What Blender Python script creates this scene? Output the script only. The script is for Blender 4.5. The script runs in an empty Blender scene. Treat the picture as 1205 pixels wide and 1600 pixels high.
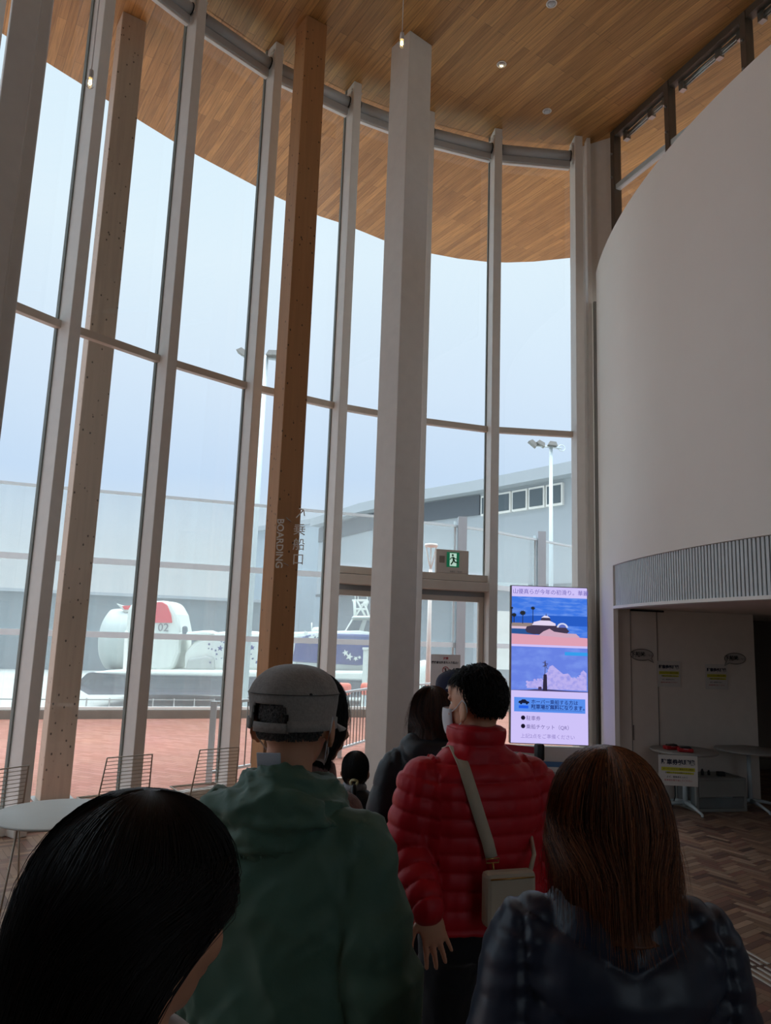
import bpy, bmesh, math, random
import numpy as np
from mathutils import Vector, Matrix
random.seed(7); np.random.seed(7)
PI = math.pi
S = bpy.context.scene
COL = S.collection
# ------------------------------------------------------------------ camera, sky, exposure
FPX, CAMZ = 1150.0, 1.75
_up = np.array([855 - 602.5, 6280 + 800.0, -FPX]); _up /= np.linalg.norm(_up)
_fw = np.array([0, 0, -1.0]); _fw = _fw - _up * _fw.dot(_up); _fw /= np.linalg.norm(_fw)
_rt = np.cross(_fw, _up)
RM = np.array([_rt, _fw, _up])
cam_d = bpy.data.cameras.new('camera'); cam = bpy.data.objects.new('camera', cam_d); COL.objects.link(cam)
cam_d.sensor_fit = 'VERTICAL'; cam_d.sensor_height = 36; cam_d.lens = FPX / 1600 * 36
cam_d.clip_start = .05; cam_d.clip_end = 600
M4 = Matrix.Identity(4)
for i in range(3):
    for j in range(3): M4[i][j] = RM[i][j]
M4[2][3] = CAMZ
cam.matrix_world = M4
S.camera = cam
S.view_settings.view_transform = 'Standard'; S.view_settings.look = 'None'
S.view_settings.gamma = 1; S.view_settings.use_curve_mapping = False
EXPO = .70
S.view_settings.exposure = EXPO
SKY, ZEN = 0.76, 7.3
w = bpy.data.worlds.new('sky'); S.world = w; w.use_nodes = True
nt = w.node_tree; nt.nodes.clear()
o_ = nt.nodes.new('ShaderNodeOutputWorld'); b_ = nt.nodes.new('ShaderNodeBackground')
tc = nt.nodes.new('ShaderNodeTexCoord'); sx = nt.nodes.new('ShaderNodeSeparateXYZ')
cr = nt.nodes.new('ShaderNodeValToRGB'); nz = nt.nodes.new('ShaderNodeTexNoise')
ad = nt.nodes.new('ShaderNodeMath'); ad.operation = 'MULTIPLY_ADD'; ad.inputs[1].default_value = .10; 
nz.inputs['Scale'].default_value = 2.2; nz.inputs['Detail'].default_value = 3
nt.links.new(tc.outputs['Generated'], sx.inputs[0]); nt.links.new(tc.outputs['Generated'], nz.inputs['Vector'])
nt.links.new(nz.outputs['Fac'], ad.inputs[0]); nt.links.new(sx.outputs['Z'], ad.inputs[2])
nt.links.new(ad.outputs[0], cr.inputs[0])
e = cr.color_ramp.elements
def lin(r, g, b):
    f = lambda c: (c / 12.92 if c <= .04045 else ((c + .055) / 1.055) ** 2.4)
    return (f(r / 255), f(g / 255), f(b / 255), 1)
e[0].position = 0.0; e[0].color = lin(206, 216, 221)
e[1].position = 1.0; e[1].color = lin(238, 246, 255)
for p_, c_ in ((.13, (208, 219, 229)), (.24, (192, 211, 236)), (.36, (206, 221, 240)), (.52, (218, 232, 244)), (.7, (214, 232, 246))):
    q = e.new(p_); q.color = lin(*c_)
zr = nt.nodes.new('ShaderNodeMapRange'); zr.inputs['From Min'].default_value = .68; zr.inputs['From Max'].default_value = .97   # overcast sky: brightest overhead
zr.inputs['To Min'].default_value = SKY; zr.inputs['To Max'].default_value = SKY * ZEN
nt.links.new(sx.outputs['Z'], zr.inputs['Value']); nt.links.new(zr.outputs[0], b_.inputs[1])
nt.links.new(cr.outputs[0], b_.inputs[0])
nt.links.new(b_.outputs[0], o_.inputs[0])
sun_d = bpy.data.lights.new('sun', 'SUN'); sun_d.energy = 1.1; sun_d.angle = .5; sun_d.color = (1, .97, .92)
sun = bpy.data.objects.new('sun', sun_d); COL.objects.link(sun)
sun.rotation_euler = (math.radians(28), 0, math.radians(205)); sun.location = (0, 0, 30)
S.cycles.max_bounces = 10; S.cycles.diffuse_bounces = 6; S.cycles.transparent_max_bounces = 24
S.cycles.caustics_reflective = False; S.cycles.caustics_refractive = False
S.cycles.sample_clamp_indirect = 6

# ------------------------------------------------------------------ helpers
def ray(x, y): return RM @ np.array([x - 602.5, 800 - y, -FPX])
def atz(x, y, z):
    d = ray(x, y); t = (z - CAMZ) / d[2]; return Vector((t * d[0], t * d[1], z))
def at(x, y, Y):
    d = ray(x, y); t = Y / d[1]; return Vector((t * d[0], Y, CAMZ + t * d[2]))

def mat(name, rgb, rough=.6, metal=0, emit=None, estr=1, noise=None, bump=None, spec=.5, sheen=0, trans=0):
    """noise=(scale, amount, detail, stretch)"""
    m = bpy.data.materials.new(name); m.use_nodes = True
    n = m.node_tree.nodes; L = m.node_tree.links; bs = n['Principled BSDF']
    c = lin(*rgb); bs.inputs['Base Color'].default_value = c
    bs.inputs['Roughness'].default_value = rough; bs.inputs['Metallic'].default_value = metal
    bs.inputs['Specular IOR Level'].default_value = spec
    if sheen: bs.inputs['Sheen Weight'].default_value = sheen
    if emit:
        bs.inputs['Emission Color'].default_value = lin(*emit); bs.inputs['Emission Strength'].default_value = estr
    t = n.new('ShaderNodeTexCoord'); mp = n.new('ShaderNodeMapping'); L.new(t.outputs['Object'], mp.inputs[0])
    sc, am, de, st = noise or (9, .06, 3, (1, 1, 1))
    mp.inputs['Scale'].default_value = st
    z = n.new('ShaderNodeTexNoise'); z.inputs['Scale'].default_value = sc; z.inputs['Detail'].default_value = de
    L.new(mp.outputs[0], z.inputs['Vector'])
    mx = n.new('ShaderNodeMix'); mx.data_type = 'RGBA'
    mx.inputs[6].default_value = tuple(v * (1 - am) for v in c[:3]) + (1,)
    mx.inputs[7].default_value = tuple(min(1, v * (1 + am)) for v in c[:3]) + (1,)
    L.new(z.outputs['Fac'], mx.inputs[0]); L.new(mx.outputs[2], bs.inputs['Base Color'])
    if bump:
        z2 = n.new('ShaderNodeTexNoise'); z2.inputs['Scale'].default_value = bump[0]; z2.inputs['Detail'].default_value = 4
        L.new(mp.outputs[0], z2.inputs['Vector'])
        bp = n.new('ShaderNodeBump'); bp.inputs['Strength'].default_value = bump[1]; bp.inputs['Distance'].default_value = bump[2] if len(bump) > 2 else .01
        L.new(z2.outputs['Fac'], bp.inputs['Height']); L.new(bp.outputs[0], bs.inputs['Normal'])
    return m

class MB:
    def __init__(s): s.v = []; s.f = []; s.sm = []
    def add(s, vs, fs, smooth=False):
        k = len(s.v); s.v += [tuple(v) for v in vs]; s.f += [tuple(i + k for i in f) for f in fs]; s.sm += [smooth] * len(fs); return s
    def box(s, c, d, X=(1, 0, 0), Y=(0, 1, 0)):
        c = Vector(c); X = Vector(X).normalized(); Y = Vector(Y).normalized(); Z = X.cross(Y)
        vs = [c + X * (d[0] / 2 * a) + Y * (d[1] / 2 * b) + Z * (d[2] / 2 * e2) for a in (-1, 1) for b in (-1, 1) for e2 in (-1, 1)]
        return s.add(vs, [(0, 1, 3, 2), (4, 6, 7, 5), (0, 4, 5, 1), (2, 3, 7, 6), (0, 2, 6, 4), (1, 5, 7, 3)])
    def prism(s, poly, z0, z1):
        n = len(poly)
        vs = [(p[0], p[1], z0) for p in poly] + [(p[0], p[1], z1) for p in poly]
        return s.add(vs, [tuple(range(n - 1, -1, -1)), tuple(range(n, 2 * n))] + [(i, (i + 1) % n, n + (i + 1) % n, n + i) for i in range(n)])
    def ext(s, poly, vec):           # any planar 3-D polygon pushed along vec
        n = len(poly); V = Vector(vec)
        vs = [Vector(p) for p in poly] + [Vector(p) + V for p in poly]
        return s.add(vs, [tuple(range(n - 1, -1, -1)), tuple(range(n, 2 * n))] + [(i, (i + 1) % n, n + (i + 1) % n, n + i) for i in range(n)])
    def tube(s, pts, r, n=8, closed=False, cap=True, smooth=True):
        pts = [Vector(p) for p in pts]; N = len(pts); rs = r if hasattr(r, '__len__') else [r] * N
        vs = []; fs = []; pn = None
        for i, p in enumerate(pts):
            if closed: t = pts[(i + 1) % N] - pts[i - 1]
            else: t = pts[min(i + 1, N - 1)] - pts[max(i - 1, 0)]
            if t.length < 1e-9: t = Vector((0, 0, 1))
            t.normalize()
            if pn is None:
                a = Vector((0, 0, 1)) if abs(t.z) < .9 else Vector((1, 0, 0)); u = t.cross(a).normalized()
            else:
                u = (pn - t * pn.dot(t)); u = u.normalized() if u.length > 1e-6 else t.orthogonal().normalized()
            pn = u; v = t.cross(u)
            vs += [p + (u * math.cos(2 * PI * k / n) + v * math.sin(2 * PI * k / n)) * rs[i] for k in range(n)]
        for i in range(N if closed else N - 1):
            j = (i + 1) % N
            fs += [(i * n + k, i * n + (k + 1) % n, j * n + (k + 1) % n, j * n + k) for k in range(n)]
        if cap and not closed: fs += [tuple(range(n - 1, -1, -1)), tuple((N - 1) * n + k for k in range(n))]
        return s.add(vs, fs, smooth)
    def lathe(s, prof, c=(0, 0, 0), n=32, smooth=True):   # prof = [(r, z)]
        vs = []; fs = []; c = Vector(c)
        for r, z in prof: vs += [c + Vector((r * math.cos(2 * PI * k / n), r * math.sin(2 * PI * k / n), z)) for k in range(n)]
        for i in range(len(prof) - 1):
            fs += [(i * n + k, i * n + (k + 1) % n, (i + 1) * n + (k + 1) % n, (i + 1) * n + k) for k in range(n)]
        fs += [tuple(range(n - 1, -1, -1)), tuple((len(prof) - 1) * n + k for k in range(n))]
        return s.add(vs, fs, smooth)
    def ell(s, c, r, R=None, n=20, m=14, smooth=True):
        vs = []; fs = []; c = Vector(c)
        for i in range(1, m):
            th = PI * i / m
            for k in range(n):
                ph = 2 * PI * k / n
                p = Vector((r[0] * math.sin(th) * math.cos(ph), r[1] * math.sin(th) * math.sin(ph), r[2] * math.cos(th)))
                if R is not None: p = R @ p
                vs.append(c + p)
        t = Vector((0, 0, r[2])); t = R @ t if R is not None else t
        vs += [c + t, c - t]; T = len(vs) - 2
        for i in range(m - 2):
            fs += [(i * n + k, (i + 1) * n + k, (i + 1) * n + (k + 1) % n, i * n + (k + 1) % n) for k in range(n)]
        fs += [(T, k, (k + 1) % n) for k in range(n)] + [(T + 1, (m - 2) * n + (k + 1) % n, (m - 2) * n + k) for k in range(n)]
        return s.add(vs, fs, smooth)
    def build(s, name, m, parent=None, bevel=0, **tags):
        me = bpy.data.meshes.new(name); me.from_pydata(s.v, [], s.f)
        me.polygons.foreach_set('use_smooth', s.sm); me.update()
        b = bmesh.new(); b.from_mesh(me); bmesh.ops.recalc_face_normals(b, faces=b.faces); b.to_mesh(me); b.free()
        return link(name, me, m, parent, bevel, **tags)
def link(name, me, m, parent=None, bevel=0, label=None, cat=None, group=None, kind=None, loc=None):
    o = bpy.data.objects.new(name, me); COL.objects.link(o)
    for x in (m if isinstance(m, (list, tuple)) else [m]): me.materials.append(x)
    if parent is not None: o.parent = parent
    if loc is not None: o.location = loc
    if bevel:
        bv = o.modifiers.new('bevel', 'BEVEL'); bv.width = bevel; bv.segments = 2; bv.limit_method = 'ANGLE'
    tag(o, label, cat, group, kind); return o
def tag(o, label=None, cat=None, group=None, kind=None):
    if label: o['label'] = label
    if cat: o['category'] = cat
    if group: o['group'] = group
    if kind: o['kind'] = kind
    return o
def empty(name, loc=(0, 0, 0), rz=0, parent=None, **t):
    o = bpy.data.objects.new(name, None); COL.objects.link(o); o.location = loc; o.rotation_euler = (0, 0, rz); o.empty_display_size = .1
    if parent is not None: o.parent = parent
    return tag(o, **t)
def copy_tree(o, parent=None):
    c = o.copy(); COL.objects.link(c)
    if parent is not None: c.parent = parent
    for ch in list(o.children): copy_tree(ch, c)
    return c
def text_me(txt, size, depth=.001, align='CENTER', bold=0):
    cu = bpy.data.curves.new('t', 'FONT'); cu.body = txt; cu.size = size; cu.extrude = depth; cu.align_x = align; cu.align_y = 'CENTER'; cu.offset = bold
    cu.resolution_u = 3
    ob = bpy.data.objects.new('t', cu); COL.objects.link(ob)
    dg = bpy.context.evaluated_depsgraph_get()
    me = bpy.data.meshes.new_from_object(ob.evaluated_get(dg))
    bpy.data.objects.remove(ob); bpy.data.curves.remove(cu)
    return me
def text(name, txt, size, m, parent, M, **k):
    """M maps the text plane (x right, y up, z toward the reader) to the parent's space"""
    me = text_me(txt, size, **k); me.transform(M); me.materials.clear()
    o = bpy.data.objects.new(name, me); COL.objects.link(o); me.materials.append(m)
    if parent is not None: o.parent = parent
    return o
def frame(c, X, Yv):
    X = Vector(X).normalized(); Y = Vector(Yv).normalized(); Z = X.cross(Y).normalized(); Y = Z.cross(X)
    m = Matrix.Identity(4)
    for i in range(3): m[i][0] = X[i]; m[i][1] = Y[i]; m[i][2] = Z[i]; m[i][3] = c[i]
    return m
# ------------------------------------------------------------------ materials of the building
M = {}
M['white'] = mat('white_paint', (240, 237, 232), .5)
M['wall'] = mat('plaster_white', (240, 235, 228), .8, noise=(3, .02, 2, (1, 1, 1)))
M['alu'] = mat('painted_aluminium', (216, 204, 190), .45, metal=.1)
M['shade'] = mat('shade_housing', (192, 194, 196), .45, metal=.1)
M['dark'] = mat('dark_bronze', (100, 89, 78), .45, metal=.3)
M['black'] = mat('black_plastic', (20, 20, 22), .5)
M['steel'] = mat('brushed_steel', (150, 150, 148), .35, metal=.8)
M['grey'] = mat('grey_paint', (128, 126, 122), .6)
M['post'] = mat('post_grey', (158, 164, 170), .6)
M['conc'] = mat('concrete', (150, 146, 138), .9, noise=(4, .12, 6, (1, 1, 1)))
M['rail'] = mat('galvanised', (202, 214, 218), .5, metal=.1)

def glass_mat(name, tint=(1, 1, 1), refl=.055, haze=0.0, hcol=(205, 212, 214)):
    m = bpy.data.materials.new(name); m.use_nodes = True; n = m.node_tree.nodes; L = m.node_tree.links; n.clear()
    o = n.new('ShaderNodeOutputMaterial'); t = n.new('ShaderNodeBsdfTransparent'); g = n.new('ShaderNodeBsdfGlossy')
    g.inputs['Roughness'].default_value = .02; t.inputs[0].default_value = tint + (1,)
    lw = n.new('ShaderNodeLayerWeight'); lw.inputs['Blend'].default_value = .15
    mm = n.new('ShaderNodeMath'); mm.operation = 'MULTIPLY_ADD'; mm.inputs[1].default_value = .5; mm.inputs[2].default_value = refl * .6
    L.new(lw.outputs['Fresnel'], mm.inputs[0])
    mx = n.new('ShaderNodeMixShader'); L.new(mm.outputs[0], mx.inputs[0]); L.new(t.outputs[0], mx.inputs[1]); L.new(g.outputs[0], mx.inputs[2])
    last = mx
    if haze:
        d = n.new('ShaderNodeBsdfTranslucent'); d.inputs[0].default_value = lin(*hcol)
        d2 = n.new('ShaderNodeBsdfDiffuse'); d2.inputs[0].default_value = lin(*hcol)
        md = n.new('ShaderNodeMixShader'); L.new(d.outputs[0], md.inputs[1]); L.new(d2.outputs[0], md.inputs[2])
        nz = n.new('ShaderNodeTexNoise'); nz.inputs['Scale'].default_value = 1.1; tc = n.new('ShaderNodeTexCoord'); mp = n.new('ShaderNodeMapping')
        mp.inputs['Scale'].default_value = (3, 3, .35); L.new(tc.outputs['Object'], mp.inputs[0]); L.new(mp.outputs[0], nz.inputs['Vector'])
        q = n.new('ShaderNodeMath'); q.operation = 'MULTIPLY_ADD'; q.inputs[1].default_value = haze * .5; q.inputs[2].default_value = haze * .75
        L.new(nz.outputs['Fac'], q.inputs[0])
        m2 = n.new('ShaderNodeMixShader'); L.new(q.outputs[0], m2.inputs[0]); L.new(mx.outputs[0], m2.inputs[1]); L.new(md.outputs[0], m2.inputs[2]); last = m2
    L.new(last.outputs[0], o.inputs[0]); return m
M['glass'] = glass_mat('window_glass', (.955, .975, .97), .05)
M['screen_glass'] = glass_mat('screen_glass', (.95, .97, .97), .04, haze=.13, hcol=(236, 240, 242))

def plank_mat(name, c1, c2, ang, w=.10, l=1.7, mortar=.0022, rough=.55, grain=.35):
    m = bpy.data.materials.new(name); m.use_nodes = True; n = m.node_tree.nodes; L = m.node_tree.links; bs = n['Principled BSDF']
    t = n.new('ShaderNodeTexCoord'); mp = n.new('ShaderNodeMapping'); mp.inputs['Rotation'].default_value = (0, 0, ang); L.new(t.outputs['Object'], mp.inputs[0])
    br = n.new('ShaderNodeTexBrick'); br.offset = .37; br.inputs['Color1'].default_value = lin(*c1); br.inputs['Color2'].default_value = lin(*c2)
    br.inputs['Mortar'].default_value = lin(*[int(v * .55) for v in c1]); br.inputs['Scale'].default_value = 1; br.inputs['Mortar Size'].default_value = mortar
    br.inputs['Brick Width'].default_value = l; br.inputs['Row Height'].default_value = w
    L.new(mp.outputs[0], br.inputs['Vector'])
    mp2 = n.new('ShaderNodeMapping'); mp2.inputs['Scale'].default_value = (1.2, 22, 22); L.new(mp.outputs[0], mp2.inputs[0])
    nz = n.new('ShaderNodeTexNoise'); nz.inputs['Scale'].default_value = 2; nz.inputs['Detail'].default_value = 5; L.new(mp2.outputs[0], nz.inputs['Vector'])
    cr = n.new('ShaderNodeValToRGB'); cr.color_ramp.elements[0].color = (1 - grain,) * 3 + (1,); cr.color_ramp.elements[1].color = (1 + grain * .3,) * 3 + (1,)
    cr.color_ramp.elements[0].position = .3; cr.color_ramp.elements[1].position = .7
    L.new(nz.outputs['Fac'], cr.inputs[0])
    mx = n.new('ShaderNodeMix'); mx.data_type = 'RGBA'; mx.blend_type = 'MULTIPLY'; mx.inputs[0].default_value = 1
    L.new(br.outputs['Color'], mx.inputs[6]); L.new(cr.outputs[0], mx.inputs[7]); L.new(mx.outputs[2], bs.inputs['Base Color'])
    bs.inputs['Roughness'].default_value = rough; return m
def knot_wood(name, rgb):
    m = mat(name, rgb, .6, noise=(3, .16, 4, (9, 9, .5))); n = m.node_tree.nodes; L = m.node_tree.links; bs = n['Principled BSDF']
    src = bs.inputs['Base Color'].links[0].from_socket
    t = n.new('ShaderNodeTexCoord'); mp = n.new('ShaderNodeMapping'); mp.inputs['Scale'].default_value = (15, 15, 10); L.new(t.outputs['Object'], mp.inputs[0])
    v = n.new('ShaderNodeTexVoronoi'); v.inputs['Scale'].default_value = 1; v.inputs['Randomness'].default_value = 1; L.new(mp.outputs[0], v.inputs['Vector'])
    cr = n.new('ShaderNodeValToRGB'); cr.color_ramp.elements[0].position = .10; cr.color_ramp.elements[1].position = .15
    L.new(v.outputs['Distance'], cr.inputs[0])
    mx = n.new('ShaderNodeMix'); mx.data_type = 'RGBA'; mx.inputs[6].default_value = lin(*[int(c * .48) for c in rgb])
    L.new(cr.outputs[0], mx.inputs[0]); L.new(src, mx.inputs[7]); L.new(mx.outputs[2], bs.inputs['Base Color'])
    return m
a0 = atz(896, 130, 8.66); a1 = atz(1016, 35, 8.66)
PLANK_ANG = math.atan2(a1.y - a0.y, a1.x - a0.x)
M['ceil'] = plank_mat('wood_ceiling', (206, 154, 90), (168, 120, 66), -PLANK_ANG)
M['timber'] = knot_wood('laminated_timber', (190, 140, 94))
M['timber_out'] = knot_wood('greyed_timber', (190, 170, 152))  # colour evenly greyed and lightened to stand for reflections in the glass

# ------------------------------------------------------------------ ceiling, walls, floor
CZ = 8.66
soff = [(-4.44, 8.28), (-4.17, 8.61), (-3.63, 9.27), (-3.28, 9.69), (-3.0, 10.0), (-2.25, 10.73), (-1.96, 11.0), (-1.29, 11.53), (-.97, 11.7),
        (-.57, 11.97), (-.22, 12.22), (.62, 12.62), (1.2, 12.79), (1.74, 12.87), (2.1, 12.87), (2.6, 12.8), (3.22, 12.62), (4.2, 12.2), (5.5, 11.5), (7, 10.3), (9, 8), (10, 4), (10, -7.5),
        (-7, -7.5), (-7, 2), (-6.7, 4), (-6, 5.9), (-5.2, 7.3)]
MB().prism(soff, CZ, CZ + .04).build('ceiling', M['ceil'], kind='structure')
MB().prism([(x * 1.003, y * 1.003) for x, y in soff], CZ + .045, CZ + .4).build('trim_1', M['grey'], kind='structure')

def herringbone():
    W, L = .052, .21; rot = Matrix.Rotation(math.radians(36), 3, 'Z'); g = .0012
    poly = [(-3.2, 6.3), (-2.6, 6.95), (-1.8, 7.75), (-.8, 8.5), (.4, 9.1), (1.4, 9.37), (2.5, 9.5), (3.0, 11), (6.3, 11), (6.3, -6), (-4.3, -6), (-4.3, 3.5), (-3.9, 5)]
    def inside(x, y):
        c = False; j = len(poly) - 1
        for i in range(len(poly)):
            xi, yi = poly[i]; xj, yj = poly[j]
            if (yi > y) != (yj > y) and x < (xj - xi) * (y - yi) / (yj - yi) + xi: c = not c
            j = i
        return c
    vs = []; fs = []; cols = []
    pal = [(150, 120, 100), (138, 106, 88), (162, 134, 112), (126, 96, 82), (148, 118, 98), (158, 126, 102), (138, 100, 86), (112, 86, 76), (168, 140, 118)]
    for i in range(-330, 330):
        for j in range(-64, 64):
            ox, oy = i * W + j * L, i * W - j * L
            for (x0, x1, y0, y1) in ((0, L, 0, W), (L - W, L, -L, 0)):
                p = [rot @ Vector((ox + a, oy + b, 0)) for a, b in ((x0 + g, y0 + g), (x1 - g, y0 + g), (x1 - g, y1 - g), (x0 + g, y1 - g))]
                cx = sum(q.x for q in p) / 4; cy = sum(q.y for q in p) / 4
                if not inside(cx, cy) or cy < -1: continue
                k = len(vs); vs += [(q.x, q.y, 0) for q in p]; fs.append((k, k + 1, k + 2, k + 3))
                c = random.choice(pal); f = random.uniform(.9, 1.08); cols.append(lin(*[min(255, v * f) for v in c]))
    me = bpy.data.meshes.new('floor'); me.from_pydata(vs, [], fs)
    at_ = me.color_attributes.new('col', 'FLOAT_COLOR', 'CORNER')
    at_.data.foreach_set('color', np.repeat(np.array(cols, dtype=np.float32), 4, axis=0).ravel())
    m = mat('herringbone_boards', (140, 108, 84), .42); n = m.node_tree.nodes; L2 = m.node_tree.links; bs = n['Principled BSDF']
    v = n.new('ShaderNodeVertexColor'); v.layer_name = 'col'
    nz = n.new('ShaderNodeTexNoise'); nz.inputs['Scale'].default_value = 30; nz.inputs['Detail'].default_value = 5
    cr = n.new('ShaderNodeValToRGB'); cr.color_ramp.elements[0].color = (.8, .8, .8, 1); cr.color_ramp.elements[1].color = (1.1, 1.1, 1.1, 1); L2.new(nz.outputs['Fac'], cr.inputs[0])
    mx = n.new('ShaderNodeMix'); mx.data_type = 'RGBA'; mx.blend_type = 'MULTIPLY'; mx.inputs[0].default_value = 1
    L2.new(v.outputs[0], mx.inputs[6]); L2.new(cr.outputs[0], mx.inputs[7]); L2.new(mx.outputs[2], bs.inputs['Base Color'])
    link('floor', me, m, kind='structure')
herringbone()
MB().prism([(-4.45, -7), (6.6, -7), (6.6, 11.2), (2.6, 11.2), (2.55, 9.55), (1.3, 9.46), (.4, 9.2), (-.75, 8.65), (-1.7, 8.0), (-2.45, 7.3), (-3.12, 6.5), (-3.7, 5.55), (-4.3, 3.6)], -.2, -.004).build('trim_2', mat('floor_screed', (92, 76, 64), .6), kind='structure')

def cylx(y): return 10.57 - math.sqrt(max(0, 64 - (y - 7.8) ** 2))
# curved plaster wall: upper part from the louvre band up, and the solid strip beside the glazing
def curved(y0, y1, z0, z1, t=.25, n=40, off=0.0):
    m = MB(); vs = []; fs = []
    for i in range(n + 1):
        y = y0 + (y1 - y0) * i / n; x = cylx(y) + off
        nx, ny = (x - off - 10.57) / 8, (y - 7.8) / 8
        vs += [(x, y, z0), (x, y, z1), (x - nx * t, y - ny * t, z1), (x - nx * t, y - ny * t, z0)]
    for i in range(n):
        a, b = i * 4, (i + 1) * 4
        fs += [(a + k, a + (k + 1) % 4, b + (k + 1) % 4, b + k) for k in range(4)]
    fs += [(0, 1, 2, 3), (n * 4 + 3, n * 4 + 2, n * 4 + 1, n * 4)]
    return m.add(vs, fs, False)
wm = curved(8.28, .6, 2.575, 6.55, n=70)
wb = curved(9.12, 8.2799, 2.5, 6.55, n=8); wb2 = curved(9.12, 8.28, 0, 2.5, t=.05, n=8); wm.add(wb2.v, wb2.f)
wm.add(wb.v, wb.f)
o = wm.build('wall_right', M['wall'], kind='structure')
for p in o.data.polygons: p.use_smooth = False
# louvred band over the opening
def louvre():
    m = MB(); n = 118
    for i in range(n):
        y = 8.27 - i * .043; y2 = y - .027; P = []
        for yy, off in ((y, .02), (y2, .02), (y2, .045), (y, .045)):
            nx, ny = (cylx(yy) - 10.57) / 8, (yy - 7.8) / 8; P.append((cylx(yy) - nx * off, yy - ny * off))
        m.prism(P, 2.12, 2.572)
    return m
    vs = []
    for i in range(n + 1):
        y = 8.27 - i * (8.27 - 3.2) / n; d = -.022 if (i % 2) else .008
        nx, ny = (cylx(y) - 10.57) / 8, (y - 7.8) / 8
        x = cylx(y) + .02
        vs += [(x - nx * -d, y - ny * -d, 2.12), (x - nx * -d, y - ny * -d, 2.572)]
    m.add(vs, [(2 * i, 2 * i + 1, 2 * i + 3, 2 * i + 2) for i in range(n)])
    return m
lr = empty('louvre_panel', (0, 0, 0), label='long curved grey ribbed metal panel above the dark alcove opening', cat='wall panel')
louvre().build('ribbed_sheet', mat('ribbed_metal', (206, 212, 214), .5), lr)
curved(8.27, 3.2, 2.12, 2.57, t=.05, n=50, off=.06).build('backing', mat('louvre_backing', (168, 174, 176), .6), lr)
curved(8.275, 3.2, 2.09, 2.12, t=.12, n=50, off=-.01).build('bottom_lip', M['white'], lr)
# alcove behind it
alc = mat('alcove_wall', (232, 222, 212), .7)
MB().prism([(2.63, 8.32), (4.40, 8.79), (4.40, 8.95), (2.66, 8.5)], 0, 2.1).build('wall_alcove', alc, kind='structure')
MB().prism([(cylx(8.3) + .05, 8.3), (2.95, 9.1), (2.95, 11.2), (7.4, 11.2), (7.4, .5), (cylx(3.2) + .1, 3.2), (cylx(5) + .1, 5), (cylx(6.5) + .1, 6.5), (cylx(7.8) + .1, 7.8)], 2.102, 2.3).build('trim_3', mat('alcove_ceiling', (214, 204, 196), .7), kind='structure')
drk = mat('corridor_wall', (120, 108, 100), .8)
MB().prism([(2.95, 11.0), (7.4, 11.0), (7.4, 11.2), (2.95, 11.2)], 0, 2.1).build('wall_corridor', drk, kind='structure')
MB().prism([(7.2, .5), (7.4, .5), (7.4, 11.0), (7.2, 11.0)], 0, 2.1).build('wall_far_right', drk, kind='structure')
MB().prism([(4.42, 10.96), (7.2, 10.96), (7.2, 11.0), (4.42, 11.0)], 0, .14).build('baseboard_corridor', M['dark'], kind='structure')
for k, x in enumerate((2.88, 3.1)):
    pass
sm_ = MB(); sm_.box((3.13, 8.451, 1.05), (.008, .01, 2.08)); sm_.box((2.80, 8.362, 1.05), (.005, .008, 2.08)); sm_.box((2.815, 8.365, .75), (.01, .012, .16)); 
sm_.build('trim_4', mat('panel_joint', (120, 110, 102), .7), kind='structure')
MB().box((3.0, 8.38, 2.085), (.42, .03, .02), X=(1, .26, 0)).build('trim_5', M['black'], kind='structure')
# roof of the inner volume, room behind the camera
MB().prism([(cylx(9.1) + .1, 9.1), (9, 9.1), (9, .5), (7, .5), (cylx(3) + .1, 3), (cylx(5) + .1, 5), (cylx(6.5) + .1, 6.5), (cylx(7.8) + .1, 7.8)], 6.3, 6.5).build('trim_6', M['wall'], kind='structure')
bw = mat('back_wall', (150, 138, 126), .8)
q = MB()
for a, b, z0, z1 in ((-4.7, 7.2, 0, .9), (-4.7, 7.2, 8.0, CZ), (-4.7, 3.3, .9, 8.0), (6.7, 7.2, .9, 8.0)): q.prism([(a, -6.2), (b, -6.2), (b, -6), (a, -6)], z0, z1)
q.build('wall_back', bw, kind='structure')
for k, (a, b) in enumerate(((3.3, 6.7),)):  # unseen glazed opening, added to bring light in from behind
    MB().box(((a + b) / 2, -6.1, 4.45), (b - a, .012, 7.1)).build('window_%d' % (30 + k), M['glass'], kind='structure')
MB().prism([(-4.9, -6), (-4.7, -6), (-4.6, .6), (-4.8, .6)], 0, CZ).build('wall_left', bw, kind='structure')
MB().prism([(7.0, -6), (7.2, -6), (7.2, .6), (7.0, .6)], 0, CZ).build('wall_side', bw, kind='structure')
# ------------------------------------------------------------------ curved glazed front
G = [(-4.66, .62), (-4.66, 1.75), (-4.6, 2.85), (-4.36, 3.92), (-4.03, 4.9), (-3.62, 5.53 + .0), (-3.07, 6.40), (-2.40, 7.20), (-1.64, 7.95), (-.70, 8.57), (.29, 9.06), (1.28, 9.38), (2.43, 9.48)]
M['gasket'] = mat('gasket_green', (132, 140, 134), .6)
TZ = 4.41; DZ = 2.49
FW, FD = .11, .22
win_names = 0
def inward(i):
    a = Vector(G[max(i - 1, 0)] + (0,)); b = Vector(G[min(i + 1, len(G) - 1)] + (0,)); t = (b - a).normalized()
    return t, Vector((t.y, -t.x, 0))
def fin(i, z1, parent, h0=0.0):
    t, nn = inward(i); g = Vector(G[i] + (0,))
    c = g + nn * (FD / 2) + t * (FW / 2)
    return MB().box((c.x, c.y, (h0 + z1) / 2), (FW, FD, z1 - h0), X=t, Y=nn).build('mullion', M['white'], parent, bevel=.006)
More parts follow.
